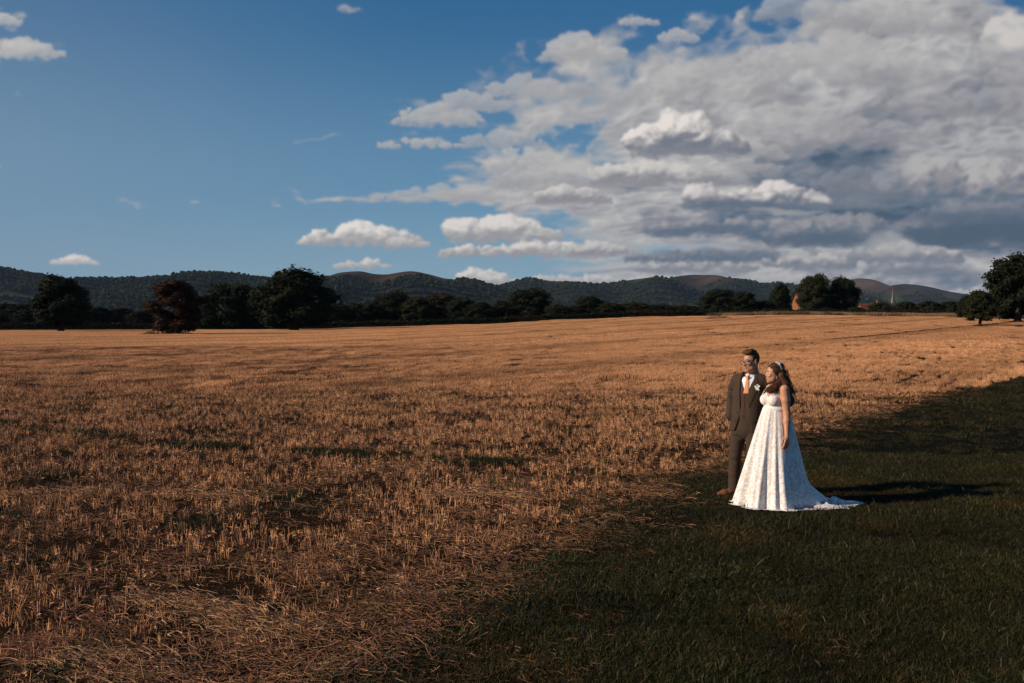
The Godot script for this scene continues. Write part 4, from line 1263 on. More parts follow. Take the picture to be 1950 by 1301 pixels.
# ---------------------------------------------------------------- smooth bodies from joints
class Field:
	var kind := PackedInt32Array()      # 0 tapered limb, 1 ellipsoid, 2 a function
	var a := PackedVector3Array()
	var b := PackedVector3Array()
	var ra := PackedFloat32Array()
	var rb := PackedFloat32Array()
	var inv := []
	var fn := []
	var k := PackedFloat32Array()
	var cut := PackedByteArray()
	func _add(t: int, pa: Vector3, pb: Vector3, r0: float, r1: float, m: Basis, f, kk: float, c: bool) -> void:
		kind.append(t); a.append(pa); b.append(pb); ra.append(r0); rb.append(r1); inv.append(m); fn.append(f); k.append(kk); cut.append(1 if c else 0)
	# squash: how much thinner the limb is along x, y, z
	func limb(p: Vector3, q: Vector3, r0: float, r1: float, kk := 0.02, squash := Vector3.ONE, c := false) -> void:
		var m := Basis.from_scale(squash)
		_add(0, p, m * (q - p), r0, r1, m, null, kk, c)
	func chain(pts: Array, rad: Array, kk := 0.02, squash := Vector3.ONE) -> void:
		for i in pts.size() - 1:
			limb(pts[i], pts[i + 1], rad[i], rad[i + 1], kk, squash)
	func egg(p: Vector3, r: Vector3, kk := 0.02, turn := Basis.IDENTITY, c := false) -> void:
		_add(1, p, r, 0.0, 0.0, turn.inverse(), null, kk, c)
	func carve(f: Callable, kk := 0.004) -> void:
		_add(2, Vector3.ZERO, Vector3.ZERO, 0.0, 0.0, Basis.IDENTITY, f, kk, true)
	func one(i: int, p: Vector3) -> float:
		match kind[i]:
			0:
				var pa: Vector3 = inv[i] * (p - a[i])
				var ba := b[i]
				var t := clampf(pa.dot(ba) / maxf(ba.length_squared(), 1e-9), 0.0, 1.0)
				return (pa - ba * t).length() - lerpf(ra[i], rb[i], t)
			1:
				var q: Vector3 = inv[i] * (p - a[i])
				var k0 := (q / b[i]).length()
				return k0 * (k0 - 1.0) / maxf((q / (b[i] * b[i])).length(), 1e-6)
		return fn[i].call(p)
	func at(p: Vector3, which: PackedInt32Array) -> float:
		var d := 1e3
		for i in which:
			var e := one(i, p)
			var kk := k[i]
			if cut[i]:
				e = -e
				var h := maxf(kk - absf(d - e), 0.0) / kk
				d = maxf(d, e) + h * h * kk * 0.25
			else:
				var h := maxf(kk - absf(d - e), 0.0) / kk
				d = minf(d, e) - h * h * kk * 0.25
		return d
	func all() -> PackedInt32Array:
		return PackedInt32Array(range(kind.size()))
	func mesh_into(out: Build, lo: Vector3, hi: Vector3, cell: float, place := Transform3D.IDENTITY) -> void:
		var n := Vector3i(((hi - lo) / cell).ceil()) + Vector3i.ONE
		var grid := PackedFloat32Array()
		grid.resize(n.x * n.y * n.z)
		grid.fill(9.0)
		var every := all()
		var bs := 6
		var half := cell * bs * 0.5
		var diag := half * 1.733
		var blocks := []
		for bz in range(0, n.z, bs):
			for by in range(0, n.y, bs):
				for bx in range(0, n.x, bs):
					var c := lo + Vector3(bx, by, bz) * cell + Vector3.ONE * half
					var ds := PackedFloat32Array()
					var best := 1e3
					for i in every:
						var e := one(i, c)
						ds.append(e)
						if not cut[i]:
							best = minf(best, e)
					if best > diag * 1.9 + 0.02:
						continue
					var use := PackedInt32Array()
					var whole := 1e3
					for i in every:
						if cut[i]:
							if ds[i] < diag * 2.2:
								use.append(i)
						elif ds[i] < maxf(best, 0.0) + diag * 2.4 + k[i] * 2.0:
							use.append(i)
					whole = at(c, use)
					if absf(whole) > diag * 2.2 + 0.02:
						if whole < 0.0:
							for z in range(bz, mini(bz + bs, n.z)):
								for y in range(by, mini(by + bs, n.y)):
									for x in range(bx, mini(bx + bs, n.x)):
										grid[(z * n.y + y) * n.x + x] = -9.0
						continue
					blocks.append(Vector3i(bx, by, bz))
					for z in range(bz, mini(bz + bs, n.z)):
						for y in range(by, mini(by + bs, n.y)):
							for x in range(bx, mini(bx + bs, n.x)):
								grid[(z * n.y + y) * n.x + x] = at(lo + Vector3(x, y, z) * cell, use)
		var corner := [Vector3i(0, 0, 0), Vector3i(1, 0, 0), Vector3i(0, 1, 0), Vector3i(1, 1, 0), Vector3i(0, 0, 1), Vector3i(1, 0, 1), Vector3i(0, 1, 1), Vector3i(1, 1, 1)]
		var step := []
		for c in corner:
			step.append((c.z * n.y + c.y) * n.x + c.x)
		var edges := [[0, 1], [2, 3], [4, 5], [6, 7], [0, 2], [1, 3], [4, 6], [5, 7], [0, 4], [1, 5], [2, 6], [3, 7]]
		var vert := {}
		var turn := place.basis.orthonormalized()
		for bl in blocks:
			for z in range(bl.z, mini(bl.z + bs, n.z - 1)):
				for y in range(bl.y, mini(bl.y + bs, n.y - 1)):
					for x in range(bl.x, mini(bl.x + bs, n.x - 1)):
						var id := (z * n.y + y) * n.x + x
						var v := PackedFloat32Array()
						var inside := 0
						for s in step:
							var g := grid[id + s]
							v.append(g)
							if g < 0.0:
								inside += 1
						if inside == 0 or inside == 8:
							continue
						var sum := Vector3.ZERO
						var cnt := 0
						for e in edges:
							var g0 := v[e[0]]
							var g1 := v[e[1]]
							if (g0 < 0.0) != (g1 < 0.0):
								sum += Vector3(corner[e[0]]).lerp(Vector3(corner[e[1]]), clampf(g0 / (g0 - g1), 0.0, 1.0))
								cnt += 1
						var gr := Vector3(v[1] + v[3] + v[5] + v[7] - v[0] - v[2] - v[4] - v[6], v[2] + v[3] + v[6] + v[7] - v[0] - v[1] - v[4] - v[5], v[4] + v[5] + v[6] + v[7] - v[0] - v[1] - v[2] - v[3])
						vert[id] = out.v.size()
						out.v.append(place * (lo + (Vector3(x, y, z) + sum / cnt) * cell))
						out.n.append(turn * gr.normalized())
						out.c.append(Color.WHITE)
		var sx := 1
		var sy := n.x
		var sz := n.x * n.y
		for id in vert:
			for ax in [[sx, sy, sz], [sy, sz, sx], [sz, sx, sy]]:
				var g0 := grid[id]
				var g1 := grid[id + ax[0]]
				if (g0 < 0.0) == (g1 < 0.0):
					continue
				var q0 = vert.get(id - ax[1] - ax[2])
				var q1 = vert.get(id - ax[2])
				var q2 = id
				var q3 = vert.get(id - ax[1])
				if q0 == null or q1 == null or q3 == null:
					continue
				q2 = vert[id]
				if g0 < 0.0:
					for t in [q0, q2, q1, q0, q3, q2]:
						out.i.append(t)
				else:
					for t in [q0, q1, q2, q0, q2, q3]:
						out.i.append(t)
	func front(x: float, y: float, off: float, z0 := 0.45) -> Vector3:      # the point of the surface met from in front
		var z := z0
		var use := all()
		for i in 60:
			var d := at(Vector3(x, y, z), use) - off
			if d < 0.0006:
				break
			z -= clampf(d * 0.6, 0.0008, 0.05)
			if z < -0.3:
				break
		return Vector3(x, y, z)

# a strip of cloth laid on a surface: rows of [x from, x to, y]
func laid(f: Field, rows: Array, off: float, across := 5, thick := 0.004) -> ArrayMesh:
	var b := Build.new()
	for layer in 2:
		for r in rows:
			for k in across:
				var p := f.front(lerpf(r[0], r[1], float(k) / (across - 1)), r[2], off)
				b.v.append(p - Vector3(0, 0, thick * layer))
				b.c.append(Color.WHITE)
	var half := rows.size() * across
	for layer in 2:
		for r in rows.size() - 1:
			for k in across - 1:
				var p := layer * half + r * across + k
				for t in ([p, p + 1, p + across, p + 1, p + across + 1, p + across] if layer == 0 else [p, p + across, p + 1, p + 1, p + across, p + across + 1]):
					b.i.append(t)
	var rim := []
	for k in across:
		rim.append(k)
	for r in range(1, rows.size()):
		rim.append(r * across + across - 1)
	for k in range(across - 2, -1, -1):
		rim.append((rows.size() - 1) * across + k)
	for r in range(rows.size() - 2, 0, -1):
		rim.append(r * across)
	for k in rim.size():
		var p: int = rim[k]
		var q: int = rim[(k + 1) % rim.size()]
		for t in [p, q + half, q, p, p + half, q + half]:
			b.i.append(t)
	return b.mesh(true)

func cloth(c: Color, contrast: float, scale: float, sd: int, rough := 0.9) -> StandardMaterial3D:
	var m := paint(c, rough, 0.2)
	m.uv1_triplanar = true
	m.uv1_scale = Vector3.ONE * scale
	m.albedo_texture = noise_texture(sd, 0.12, [[0.0, Color.WHITE * (1.0 - contrast)], [0.5, Color.WHITE * (1.0 - contrast * 0.4)], [1.0, Color.WHITE]], 256, 4)
	return m

func head_field(man: bool) -> Field:                 # x to the left ear, y up, z out of the face; eyes at y = 0.01
	var f := Field.new()
	f.egg(Vector3(0, 0.030, -0.020), Vector3(0.077, 0.094, 0.098), 0.02)
	f.egg(Vector3(0, -0.028, 0.028), Vector3(0.062, 0.085, 0.064), 0.03)
	f.egg(Vector3(0, -0.082, 0.042), Vector3(0.044 if man else 0.034, 0.032, 0.044), 0.03)
	f.egg(Vector3(0, -0.098, 0.070), Vector3(0.020, 0.016, 0.018) * (1.0 if man else 0.85), 0.02)
	for s in [-1.0, 1.0]:
		f.egg(Vector3(s * 0.040, -0.018, 0.066), Vector3(0.022, 0.020, 0.020), 0.02)
		if man:
			f.egg(Vector3(s * 0.027, 0.028, 0.082), Vector3(0.024, 0.008, 0.010), 0.014)
		f.egg(Vector3(s * 0.052, -0.060, 0.020), Vector3(0.022, 0.035, 0.035), 0.025)
		f.egg(Vector3(s * 0.030, 0.008, 0.100), Vector3(0.015, 0.011, 0.014), 0.012, Basis.IDENTITY, true)
		if man:
			f.egg(Vector3(s * 0.080, -0.002, -0.008), Vector3(0.010, 0.032, 0.019), 0.008, Basis(Vector3.UP, s * 0.35))
	f.limb(Vector3(0, 0.012, 0.088), Vector3(0, -0.026, 0.110) if man else Vector3(0, -0.022, 0.102), 0.008, 0.0115 if man else 0.0088, 0.012)
	f.egg(Vector3(0, -0.030, 0.096 if man else 0.093), Vector3(0.016 if man else 0.013, 0.008, 0.011), 0.01)
	f.egg(Vector3(0, -0.054, 0.090), Vector3(0.024, 0.007, 0.011), 0.008)
	f.egg(Vector3(0, -0.066, 0.087), Vector3(0.020, 0.008, 0.011), 0.008)
	f.limb(Vector3(0, -0.07, -0.028), Vector3(0, -0.20, -0.045), 0.055 if man else 0.046, 0.060 if man else 0.050, 0.03)
	return f

# a hand hanging from a wrist: frame x across the knuckles (thumb side +), y along the fingers, z out of the back
func hand_into(f: Field, wrist: Vector3, frame: Basis, curl: float, thumb := 1.0) -> void:
	var P := func(v: Vector3) -> Vector3: return wrist + frame * v
	f.limb(P.call(Vector3(0, -0.03, 0)), P.call(Vector3(0, 0.02, 0)), 0.026, 0.028, 0.015, Vector3.ONE)
	for k in 4:
		f.limb(P.call(Vector3((1.5 - k) * 0.008 * thumb, 0.01, 0)), P.call(Vector3((1.5 - k) * 0.0195 * thumb, 0.082 - 0.004 * absf(k - 1.3), 0)), 0.016, 0.0115, 0.012)
	var long := [0.040, 0.045, 0.042, 0.033]
	for k in 4:
		var p := Vector3((1.5 - k) * 0.0205 * thumb, 0.080 - 0.004 * absf(k - 1.3), 0)
		var ang := curl
		for j in 3:
			var q: Vector3 = p + Vector3(0, cos(ang), -sin(ang)) * long[k] * [1.0, 0.68, 0.52][j]
			f.limb(P.call(p), P.call(q), 0.0095 - j * 0.0006, 0.0088 - j * 0.0008, 0.004)
			p = q
			ang += curl * [1.5, 0.8, 0.0][j]
	var t0 := Vector3(0.020 * thumb, 0.012, -0.006)
	var t1 := Vector3(0.046 * thumb, 0.048, -0.016)
	var t2 := Vector3(0.047 * thumb, 0.078, -0.024)
	f.limb(P.call(t0), P.call(t1), 0.015, 0.0115, 0.010)
	f.limb(P.call(t1), P.call(t2), 0.0110, 0.0085, 0.005)
	f.limb(P.call(t2), P.call(t2 + Vector3(-0.004 * thumb, 0.018, -0.004)), 0.0088, 0.007, 0.004)

func skin_material(c: Color, sd: int) -> StandardMaterial3D:
	var m := cloth(c, 0.16, 5.0, sd, 0.5)
	m.metallic_specular = 0.45
	m.subsurf_scatter_enabled = true
	m.subsurf_scatter_strength = 0.12
	return m

func face_parts(parent: Node3D, place: Transform3D, lips: Color, brow: Color, wide: float) -> void:
	for s in [-1.0, 1.0]:
		var b := Build.new()
		b.ball(Vector3(s * 0.030, 0.009, 0.0835), Vector3(0.0125, 0.0085, 0.010), Color(0.75, 0.72, 0.70), 8, 10)
		b.ball(Vector3(s * 0.030 - 0.001, 0.009, 0.0905), Vector3(0.0052, 0.0058, 0.0036), Color(0.03, 0.025, 0.02), 6, 8)
		var e := part("eye", b.mesh(), tinted(0.25, 0.5), parent)
		e.transform = place
		b = Build.new()
		b.tube([Vector3(s * 0.013, 0.0345, 0.0915), Vector3(s * 0.031, 0.0385, 0.0880), Vector3(s * 0.048, 0.032, 0.074)], [wide, wide, wide * 0.5], 6)
		part("eyebrow", b.mesh(), paint(brow, 0.9), parent).transform = place
		b = Build.new()
		b.tube([Vector3(s * 0.017, 0.0085, 0.091), Vector3(s * 0.030, 0.0185, 0.0935), Vector3(s * 0.044, 0.0095, 0.083)], [0.0012, 0.0018, 0.0014], 6)
		part("eyelid", b.mesh(), paint(brow * 0.8, 0.9), parent).transform = place
	var m := Build.new()
	m.ball(Vector3(0, -0.0535, 0.0935), Vector3(0.022, 0.0048, 0.0085), Color.WHITE, 6, 10)
	m.ball(Vector3(0, -0.0645, 0.0905), Vector3(0.019, 0.0062, 0.0085), Color.WHITE, 6, 10)
	part("lips", m.mesh(), paint(lips, 0.45, 0.4), parent).transform = place

func flower(b: Build, at: Vector3, out: Vector3, size: float, petals: int, col: Color, heart: Color) -> void:
	var x := out.cross(Vector3(0.2, 0.9, 0.1)).normalized()
	var y := out.cross(x).normalized()
	for k in petals:
		var a := TAU * k / petals
		var r := x * cos(a) + y * sin(a)
		var s := x * -sin(a) + y * cos(a)
		var p := at + r * size * 0.15
		var q := at + r * size + out * size * 0.35
		var m := at + r * size * 0.65 + out * size * 0.1
		b.quad(p, m + s * size * 0.42, q, m - s * size * 0.42, col)
	b.ball(at + out * size * 0.15, Vector3.ONE * size * 0.24, heart, 5, 6)

func make_people() -> void:
	make_groom()
	clock("groom")
	make_bride()

func make_groom() -> void:
	var d := 12.45
	var x := (1422.0 - 975.0) / LENS * d
	var man := thing("person", "man in brown tweed three piece suit, peach tie and black glasses, hand in pocket", "person", Vector3(x, land(x, d) + 0.004, -d), deg_to_rad(-38.0))
	var chest := Vector3(0.040, 1.33, -0.03)
	# joints, x to his left, z forward
	var sh_r := Vector3(-0.165, 1.455, -0.035)
	var el_r := Vector3(-0.232, 1.185, -0.065)
	var wr_r := Vector3(-0.180, 0.965, 0.050)
	var sh_l := Vector3(0.235, 1.455, -0.030)
	var el_l := Vector3(0.50, 1.215, -0.135)
	var wr_l := Vector3(0.50, 1.10, 0.10)
	var hip_r := Vector3(-0.09, 0.90, 0.0)
	var kn_r := Vector3(-0.115, 0.50, 0.075)
	var an_r := Vector3(-0.125, 0.09, 0.085)
	var hip_l := Vector3(0.10, 0.90, 0.0)
	var kn_l := Vector3(0.105, 0.49, 0.03)
	var an_l := Vector3(0.115, 0.09, -0.07)
	var head := Transform3D(Basis.from_euler(Vector3(0.10, deg_to_rad(-20.0), 0.05)).scaled(Vector3.ONE * 1.07), Vector3(0.055, 1.685, 0.0))
	var skin := skin_material(Color(0.50, 0.235, 0.135), 81)

	# body: one skin from head to hands, mostly under the clothes
	var hf := head_field(true)
	var b := Build.new()
	hf.mesh_into(b, Vector3(-0.10, -0.20, -0.13), Vector3(0.10, 0.135, 0.135), 0.0048, head)
	var bf := Field.new()
	bf.chain([Vector3(0, 0.90, 0), Vector3(0.01, 1.10, -0.01), chest], [0.13, 0.12, 0.13], 0.04, Vector3(0.85, 1, 1.25))
	bf.limb(sh_r * 0.8 + chest * 0.2, sh_l * 0.8 + chest * 0.2, 0.06, 0.06, 0.05)
	bf.limb(chest + Vector3(0.01, 0.1, 0), Vector3(0.055, 1.56, -0.03), 0.06, 0.052, 0.04)
	bf.chain([sh_r, el_r, wr_r], [0.050, 0.040, 0.028], 0.02)
	bf.chain([sh_l, el_l, wr_l], [0.050, 0.040, 0.028], 0.02)
	bf.chain([hip_r, kn_r, an_r], [0.078, 0.052, 0.036], 0.03)
	bf.chain([hip_l, kn_l, an_l], [0.078, 0.052, 0.036], 0.03)
	bf.mesh_into(b, Vector3(-0.34, 0.0, -0.26), Vector3(0.62, 1.62, 0.22), 0.018)
	var h := Field.new()
	hand_into(h, wr_r + Vector3(0.03, -0.03, -0.015), Basis(Vector3(0.1, 0, 1).normalized(), Vector3(0.30, -0.95, -0.15).normalized(), Vector3(-1, 0, 0.1).normalized()).orthonormalized(), 0.12)
	h.mesh_into(b, wr_r + Vector3(-0.12, -0.26, -0.12), wr_r + Vector3(0.14, 0.06, 0.12), 0.006)
	h = Field.new()
	hand_into(h, wr_l + Vector3(0, -0.005, 0.02), Basis(Vector3(0.1, 0.95, 0.1).normalized(), Vector3(-0.5, -0.05, 0.86).normalized(), Vector3(0.86, -0.15, 0.5).normalized()).orthonormalized(), 0.3)
	h.mesh_into(b, wr_l + Vector3(-0.18, -0.12, -0.06), wr_l + Vector3(0.10, 0.12, 0.22), 0.007)
	part("body", b.mesh(), skin, man)
	face_parts(man, head, Color(0.42, 0.15, 0.11), Color(0.13, 0.06, 0.03), 0.0038)

	# hair, swept up in front, short at the sides
	var hair := Field.new()
	hair.egg(Vector3(0, 0.040, -0.024), Vector3(0.082, 0.096, 0.101), 0.02)
	for q in [[-0.045, 0.125, 0.045, 0.026], [-0.015, 0.138, 0.055, 0.028], [0.015, 0.140, 0.050, 0.028], [0.045, 0.128, 0.040, 0.026], [-0.03, 0.142, 0.01, 0.03], [0.03, 0.144, 0.005, 0.03], [0.0, 0.142, -0.035, 0.032], [0.04, 0.130, -0.04, 0.026], [-0.04, 0.130, -0.04, 0.026], [0.0, 0.120, 0.078, 0.020], [-0.03, 0.114, 0.074, 0.017], [0.03, 0.114, 0.072, 0.017]]:
		hair.egg(Vector3(q[0], q[1] - 0.012, q[2]), Vector3(q[3], q[3] * 0.7, q[3]), 0.014)
	hair.carve(func(p: Vector3) -> float: return maxf(p.y - 0.100 + maxf(0.0, absf(p.x) - 0.045) * 0.6, -(p.z - 0.030 - maxf(0.0, 0.04 - p.y) * 0.2 + maxf(0.0, p.y - 0.06) * 0.3)), 0.006)
	hair.carve(func(p: Vector3) -> float: return maxf(p.y + 0.02 + maxf(0.0, -p.z - 0.02) * 0.65, -(p.z + 0.14)), 0.006)
	b = Build.new()
	hair.mesh_into(b, Vector3(-0.10, -0.09, -0.14), Vector3(0.10, 0.175, 0.12), 0.005, head)
	var hm := cloth(Color(0.155, 0.062, 0.024), 0.75, 14.0, 82, 0.6)
	part("hair", b.mesh(), hm, man)
	# short beard
	var beard := Field.new()
	beard.egg(Vector3(0, -0.084, 0.043), Vector3(0.0455, 0.0335, 0.0455), 0.03)
	beard.egg(Vector3(0, -0.098, 0.070), Vector3(0.0215, 0.0175, 0.0195), 0.02)
	beard.carve(func(p: Vector3) -> float: return maxf(0.073 - absf(p.y + 0.0) * 1.0 - maxf(0.0, absf(p.x) - 0.022) * 1.4, -(p.z - 0.05)) if p.y > -0.2 else 1.0, 0.004)
	b = Build.new()
	beard.mesh_into(b, Vector3(-0.09, -0.13, -0.03), Vector3(0.09, -0.01, 0.11), 0.005, head)
	part("beard", b.mesh(), cloth(Color(0.30, 0.125, 0.062), 0.3, 20.0, 83, 0.8), man)
	# glasses
	var frame := paint(Color(0.010, 0.009, 0.009), 0.25, 0.5)
	var g := Node3D.new()
	g.name = "glasses"
	man.add_child(g)
	g.transform = head
	b = Build.new()
	for s in [-1.0, 1.0]:
		var pts := []
		var rad := []
		for k in 17:
			var a := TAU * k / 16.0
			var cx := signf(cos(a)) * pow(absf(cos(a)), 0.6) * 0.0255
			var cy := signf(sin(a)) * pow(absf(sin(a)), 0.6) * 0.0185
			pts.append(Vector3(s * (0.034 + cx * s), 0.006 + cy, 0.112 - absf(0.034 + cx * s) * 0.22))
			rad.append(0.0030 if cy < 0.006 else 0.0042)
		b.tube(pts, rad, 6, Color.WHITE, 1.0, false)
		b.tube([Vector3(s * 0.060, 0.016, 0.099), Vector3(s * 0.078, 0.018, 0.085), Vector3(s * 0.084, 0.016, 0.0), Vector3(s * 0.083, 0.004, -0.012)], [0.0038, 0.0034, 0.0028, 0.0028], 6)
	b.tube([Vector3(-0.010, 0.012, 0.112), Vector3(0, 0.014, 0.116), Vector3(0.010, 0.012, 0.112)], [0.003, 0.003, 0.003], 6)
	part("frame", b.mesh(), frame, g)
	var gl := StandardMaterial3D.new()
	gl.albedo_color = Color(0.9, 0.95, 1.0, 0.12)
	gl.transparency = BaseMaterial3D.TRANSPARENCY_ALPHA
	gl.roughness = 0.03
	for s in [-1.0, 1.0]:
		b = Build.new()
		var c := Vector3(s * 0.034, 0.006, 0.1045)
		for k in 16:
			var e := []
			for q in [k, k + 1]:
				var a: float = TAU * q / 16.0
				var ox := signf(cos(a)) * pow(absf(cos(a)), 0.6) * 0.0245
				e.append(Vector3(s * 0.034 + ox, 0.006 + signf(sin(a)) * pow(absf(sin(a)), 0.6) * 0.0175, 0.112 - absf(s * 0.034 + ox) * 0.22))
			b.tri(c, e[0], e[1])
		part("lens", b.mesh(true), gl, g)

	# trousers
	var tweed := cloth(Color(0.078, 0.052, 0.037), 0.55, 9.0, 84, 0.95)
	var tweed_2 := cloth(Color(0.090, 0.052, 0.037), 0.5, 9.0, 85, 0.95)
	var tf := Field.new()
	tf.chain([Vector3(0.005, 0.86, 0), Vector3(0.01, 1.05, -0.005)], [0.165, 0.160], 0.05, Vector3(0.95, 1, 1.32))
	tf.chain([hip_r + Vector3(0, -0.02, 0), hip_r.lerp(kn_r, 0.5), kn_r, kn_r.lerp(an_r, 0.55), an_r + Vector3(0, -0.02, 0)], [0.100, 0.090, 0.075, 0.071, 0.068], 0.012, Vector3(1, 1, 1.0))
	tf.chain([hip_l + Vector3(0, -0.02, 0), hip_l.lerp(kn_l, 0.5), kn_l, kn_l.lerp(an_l, 0.55), an_l + Vector3(0, -0.02, 0)], [0.100, 0.090, 0.075, 0.071, 0.068], 0.012)
	for q in [[an_r, 0.07, 0.0], [an_r, 0.13, 1.2], [kn_r, 0.03, 2.0], [kn_r, -0.05, 0.6], [hip_r.lerp(kn_r, 0.35), 0.0, 0.3], [an_l, 0.08, 0.5], [kn_l, 0.0, 1.0]]:        # creases
		var c: Vector3 = q[0] + Vector3(0, q[1], 0)
		tf.limb(c + Vector3(-0.08, 0.02 * sin(q[2]), 0.085), c + Vector3(0.08, -0.03 * cos(q[2]), 0.085), 0.008, 0.012, 0.03, Vector3.ONE, true)
	tf.carve(func(p: Vector3) -> float: return p.y - 0.055, 0.004)
	tf.carve(func(p: Vector3) -> float: return 1.08 - p.y, 0.004)
	b = Build.new()
	tf.mesh_into(b, Vector3(-0.28, 0.03, -0.26), Vector3(0.28, 1.11, 0.26), 0.014)
	part("trousers", b.mesh(), tweed, man)
	# shoes
	var tan := paint(Color(0.19, 0.060, 0.018), 0.35, 0.5)
	for q in [[an_r, Vector3(-0.62, 0, 0.78)], [an_l, Vector3(0.15, 0, 0.99)]]:
		var a: Vector3 = q[0]
		var f: Vector3 = (q[1] as Vector3).normalized()
		var sf := Field.new()
		sf.chain([a + f * -0.05 + Vector3(0, -0.045, 0), a + f * 0.05 + Vector3(0, -0.042, 0), a + f * 0.13 + Vector3(0, -0.052, 0), a + f * 0.20 + Vector3(0, -0.062, 0)], [0.038, 0.044, 0.046, 0.030], 0.02)
		sf.limb(a + Vector3(0, -0.04, 0), a + Vector3(0, 0.02, 0), 0.045, 0.042, 0.02)
		sf.carve(func(p: Vector3) -> float: return p.y - 0.006, 0.003)
		b = Build.new()
		sf.mesh_into(b, a + Vector3(-0.28, -0.12, -0.28), a + Vector3(0.28, 0.09, 0.28), 0.008)
		var shoe := part("shoe", b.mesh(), tan, man)
		b = Build.new()
		var side := f.cross(Vector3.UP)
		b.box(Vector3(-0.036, -0.006, -0.075), Vector3(0.036, 0.014, 0.0))
		b.box(Vector3(-0.042, -0.006, 0.001), Vector3(0.042, 0.007, 0.19))
		var sole := part("sole", b.mesh(), paint(Color(0.05, 0.03, 0.02), 0.7), shoe)
		sole.transform = Transform3D(Basis(side, Vector3.UP, f), Vector3(a.x, 0.006, a.z))

	# shirt, waistcoat, jacket: one torso, each a little fuller
	var torso := func(grow: float, low: float) -> Field:
		var t := Field.new()
		t.chain([Vector3(0.0, low, 0.0), Vector3(0.012, 1.06, -0.008), Vector3(0.03, 1.25, -0.022), chest + Vector3(0, 0.06, 0)], [0.168 + grow, 0.160 + grow, 0.178 + grow, 0.172 + grow], 0.05, Vector3(0.97, 1, 1.42))
		t.limb(sh_r + Vector3(0.055, -0.02, 0), sh_l + Vector3(-0.055, -0.02, 0), 0.062 + grow, 0.062 + grow, 0.06)
		t.limb(chest + Vector3(0.012, 0.12, -0.005), Vector3(0.052, 1.535, -0.032), 0.085 + grow, 0.058 + grow, 0.05)
		return t
	var shirt: Field = torso.call(0.0, 1.0)
	shirt.carve(func(p: Vector3) -> float: return 1.525 + (p.z + 0.03) * -0.45 - p.y, 0.004)
	b = Build.new()
	shirt.mesh_into(b, Vector3(-0.25, 0.9, -0.2), Vector3(0.33, 1.6, 0.18), 0.014)
	var white := cloth(Color(0.78, 0.79, 0.82), 0.06, 8.0, 86)
	part("shirt", b.mesh(), white, man)
	b = Build.new()
	for s in [-1.0, 1.0]:                             # folded collar with two points
		var pts := []
		for k in 10:
			var a := lerpf(0.10, PI * 1.02, k / 9.0)
			var o := Vector3(s * sin(a), 0, cos(a))
			var c := Vector3(0.056, 1.530 - 0.022 * cos(a), -0.034) + o * Vector3(0.070, 0, 0.066)
			var low := 0.034 + 0.034 * pow(maxf(0.0, cos(a)), 1.5)
			pts.append([c + Vector3(0, 0.018, 0), c + o * 0.014 + Vector3(s * 0.012 * maxf(0.0, cos(a)), -low, 0)])
		for k in 9:
			b.quad(pts[k][0], pts[k + 1][0], pts[k + 1][1], pts[k][1])
			b.quad(pts[k][0] * 0.997 + Vector3(0.0002, 0.0045, 0), pts[k + 1][0] * 0.997 + Vector3(0.0002, 0.0045, 0), pts[k + 1][0], pts[k][0])
	part("collar", b.mesh(), white, man)
	# tie
	var peach := cloth(Color(0.66, 0.30, 0.14), 0.12, 10.0, 87, 0.5)
	var rows := []
	for k in 9:
		var y := 1.480 - k * 0.023
		var w := 0.016 + 0.0022 * k
		rows.append([0.055 - w - k * 0.0012, 0.055 + w - k * 0.0012, y])
	var tie := Node3D.new()
	tie.name = "tie"
	man.add_child(tie)
	part("blade", laid(shirt, rows, 0.010, 5, 0.006), peach, tie)
	var kf := shirt.front(0.055, 1.488, 0.012)
	b = Build.new()
	b.tube([kf + Vector3(0, 0.026, -0.010), kf + Vector3(0, 0.012, 0.0), kf + Vector3(0, -0.014, 0.004), kf + Vector3(0, -0.024, 0.0)], [0.022, 0.026, 0.019, 0.014], 10, Color.WHITE, 0.6)
	part("knot", b.mesh(), peach, tie)
	# waistcoat
	var vest: Field = torso.call(0.008, 1.0)
	vest.carve(func(p: Vector3) -> float: return maxf(absf(p.x - 0.046) - maxf(0.0, (p.y - 1.285) * 0.42), 0.02 - p.z), 0.004)
	vest.carve(func(p: Vector3) -> float: return 1.51 - p.y, 0.004)
	vest.carve(func(p: Vector3) -> float: return p.y - 0.962 + 0.045 * maxf(0.0, 1.0 - absf(absf(p.x - 0.005) - 0.05) / 0.05) * (1.0 if p.z > 0.0 else 0.0), 0.004)
	b = Build.new()
	vest.mesh_into(b, Vector3(-0.25, 0.88, -0.2), Vector3(0.33, 1.56, 0.2), 0.013)
	var wc := part("waistcoat", b.mesh(), tweed_2, man)
	for k in 5:
		var p := vest.front(0.020 - 0.003 * (k - 2), 1.245 - 0.058 * k, 0.002)
		b = Build.new()
		b.ball(p, Vector3(0.008, 0.008, 0.004), Color.WHITE, 5, 8)
		part("button", b.mesh(), paint(Color(0.03, 0.02, 0.015), 0.4), wc)
	part("placket", laid(vest, [[0.026, 0.036, 1.28], [0.022, 0.033, 1.2], [0.018, 0.029, 1.1], [0.012, 0.024, 1.0]], 0.003, 3, 0.003), tweed_2, wc)
	# jacket, worn open
	var coat: Field = torso.call(0.020, 0.86)
	coat.limb(Vector3(0.0, 0.80, -0.005), Vector3(0.0, 0.95, -0.005), 0.205, 0.185, 0.05, Vector3(0.97, 1, 1.32))
	coat.limb(sh_r + Vector3(0.025, 0, 0), sh_r.lerp(el_r, 0.35), 0.074, 0.070, 0.022)
	coat.chain([sh_r.lerp(el_r, 0.35), el_r, wr_r + Vector3(-0.015, 0.03, 0.0)], [0.070, 0.062, 0.054], 0.007)
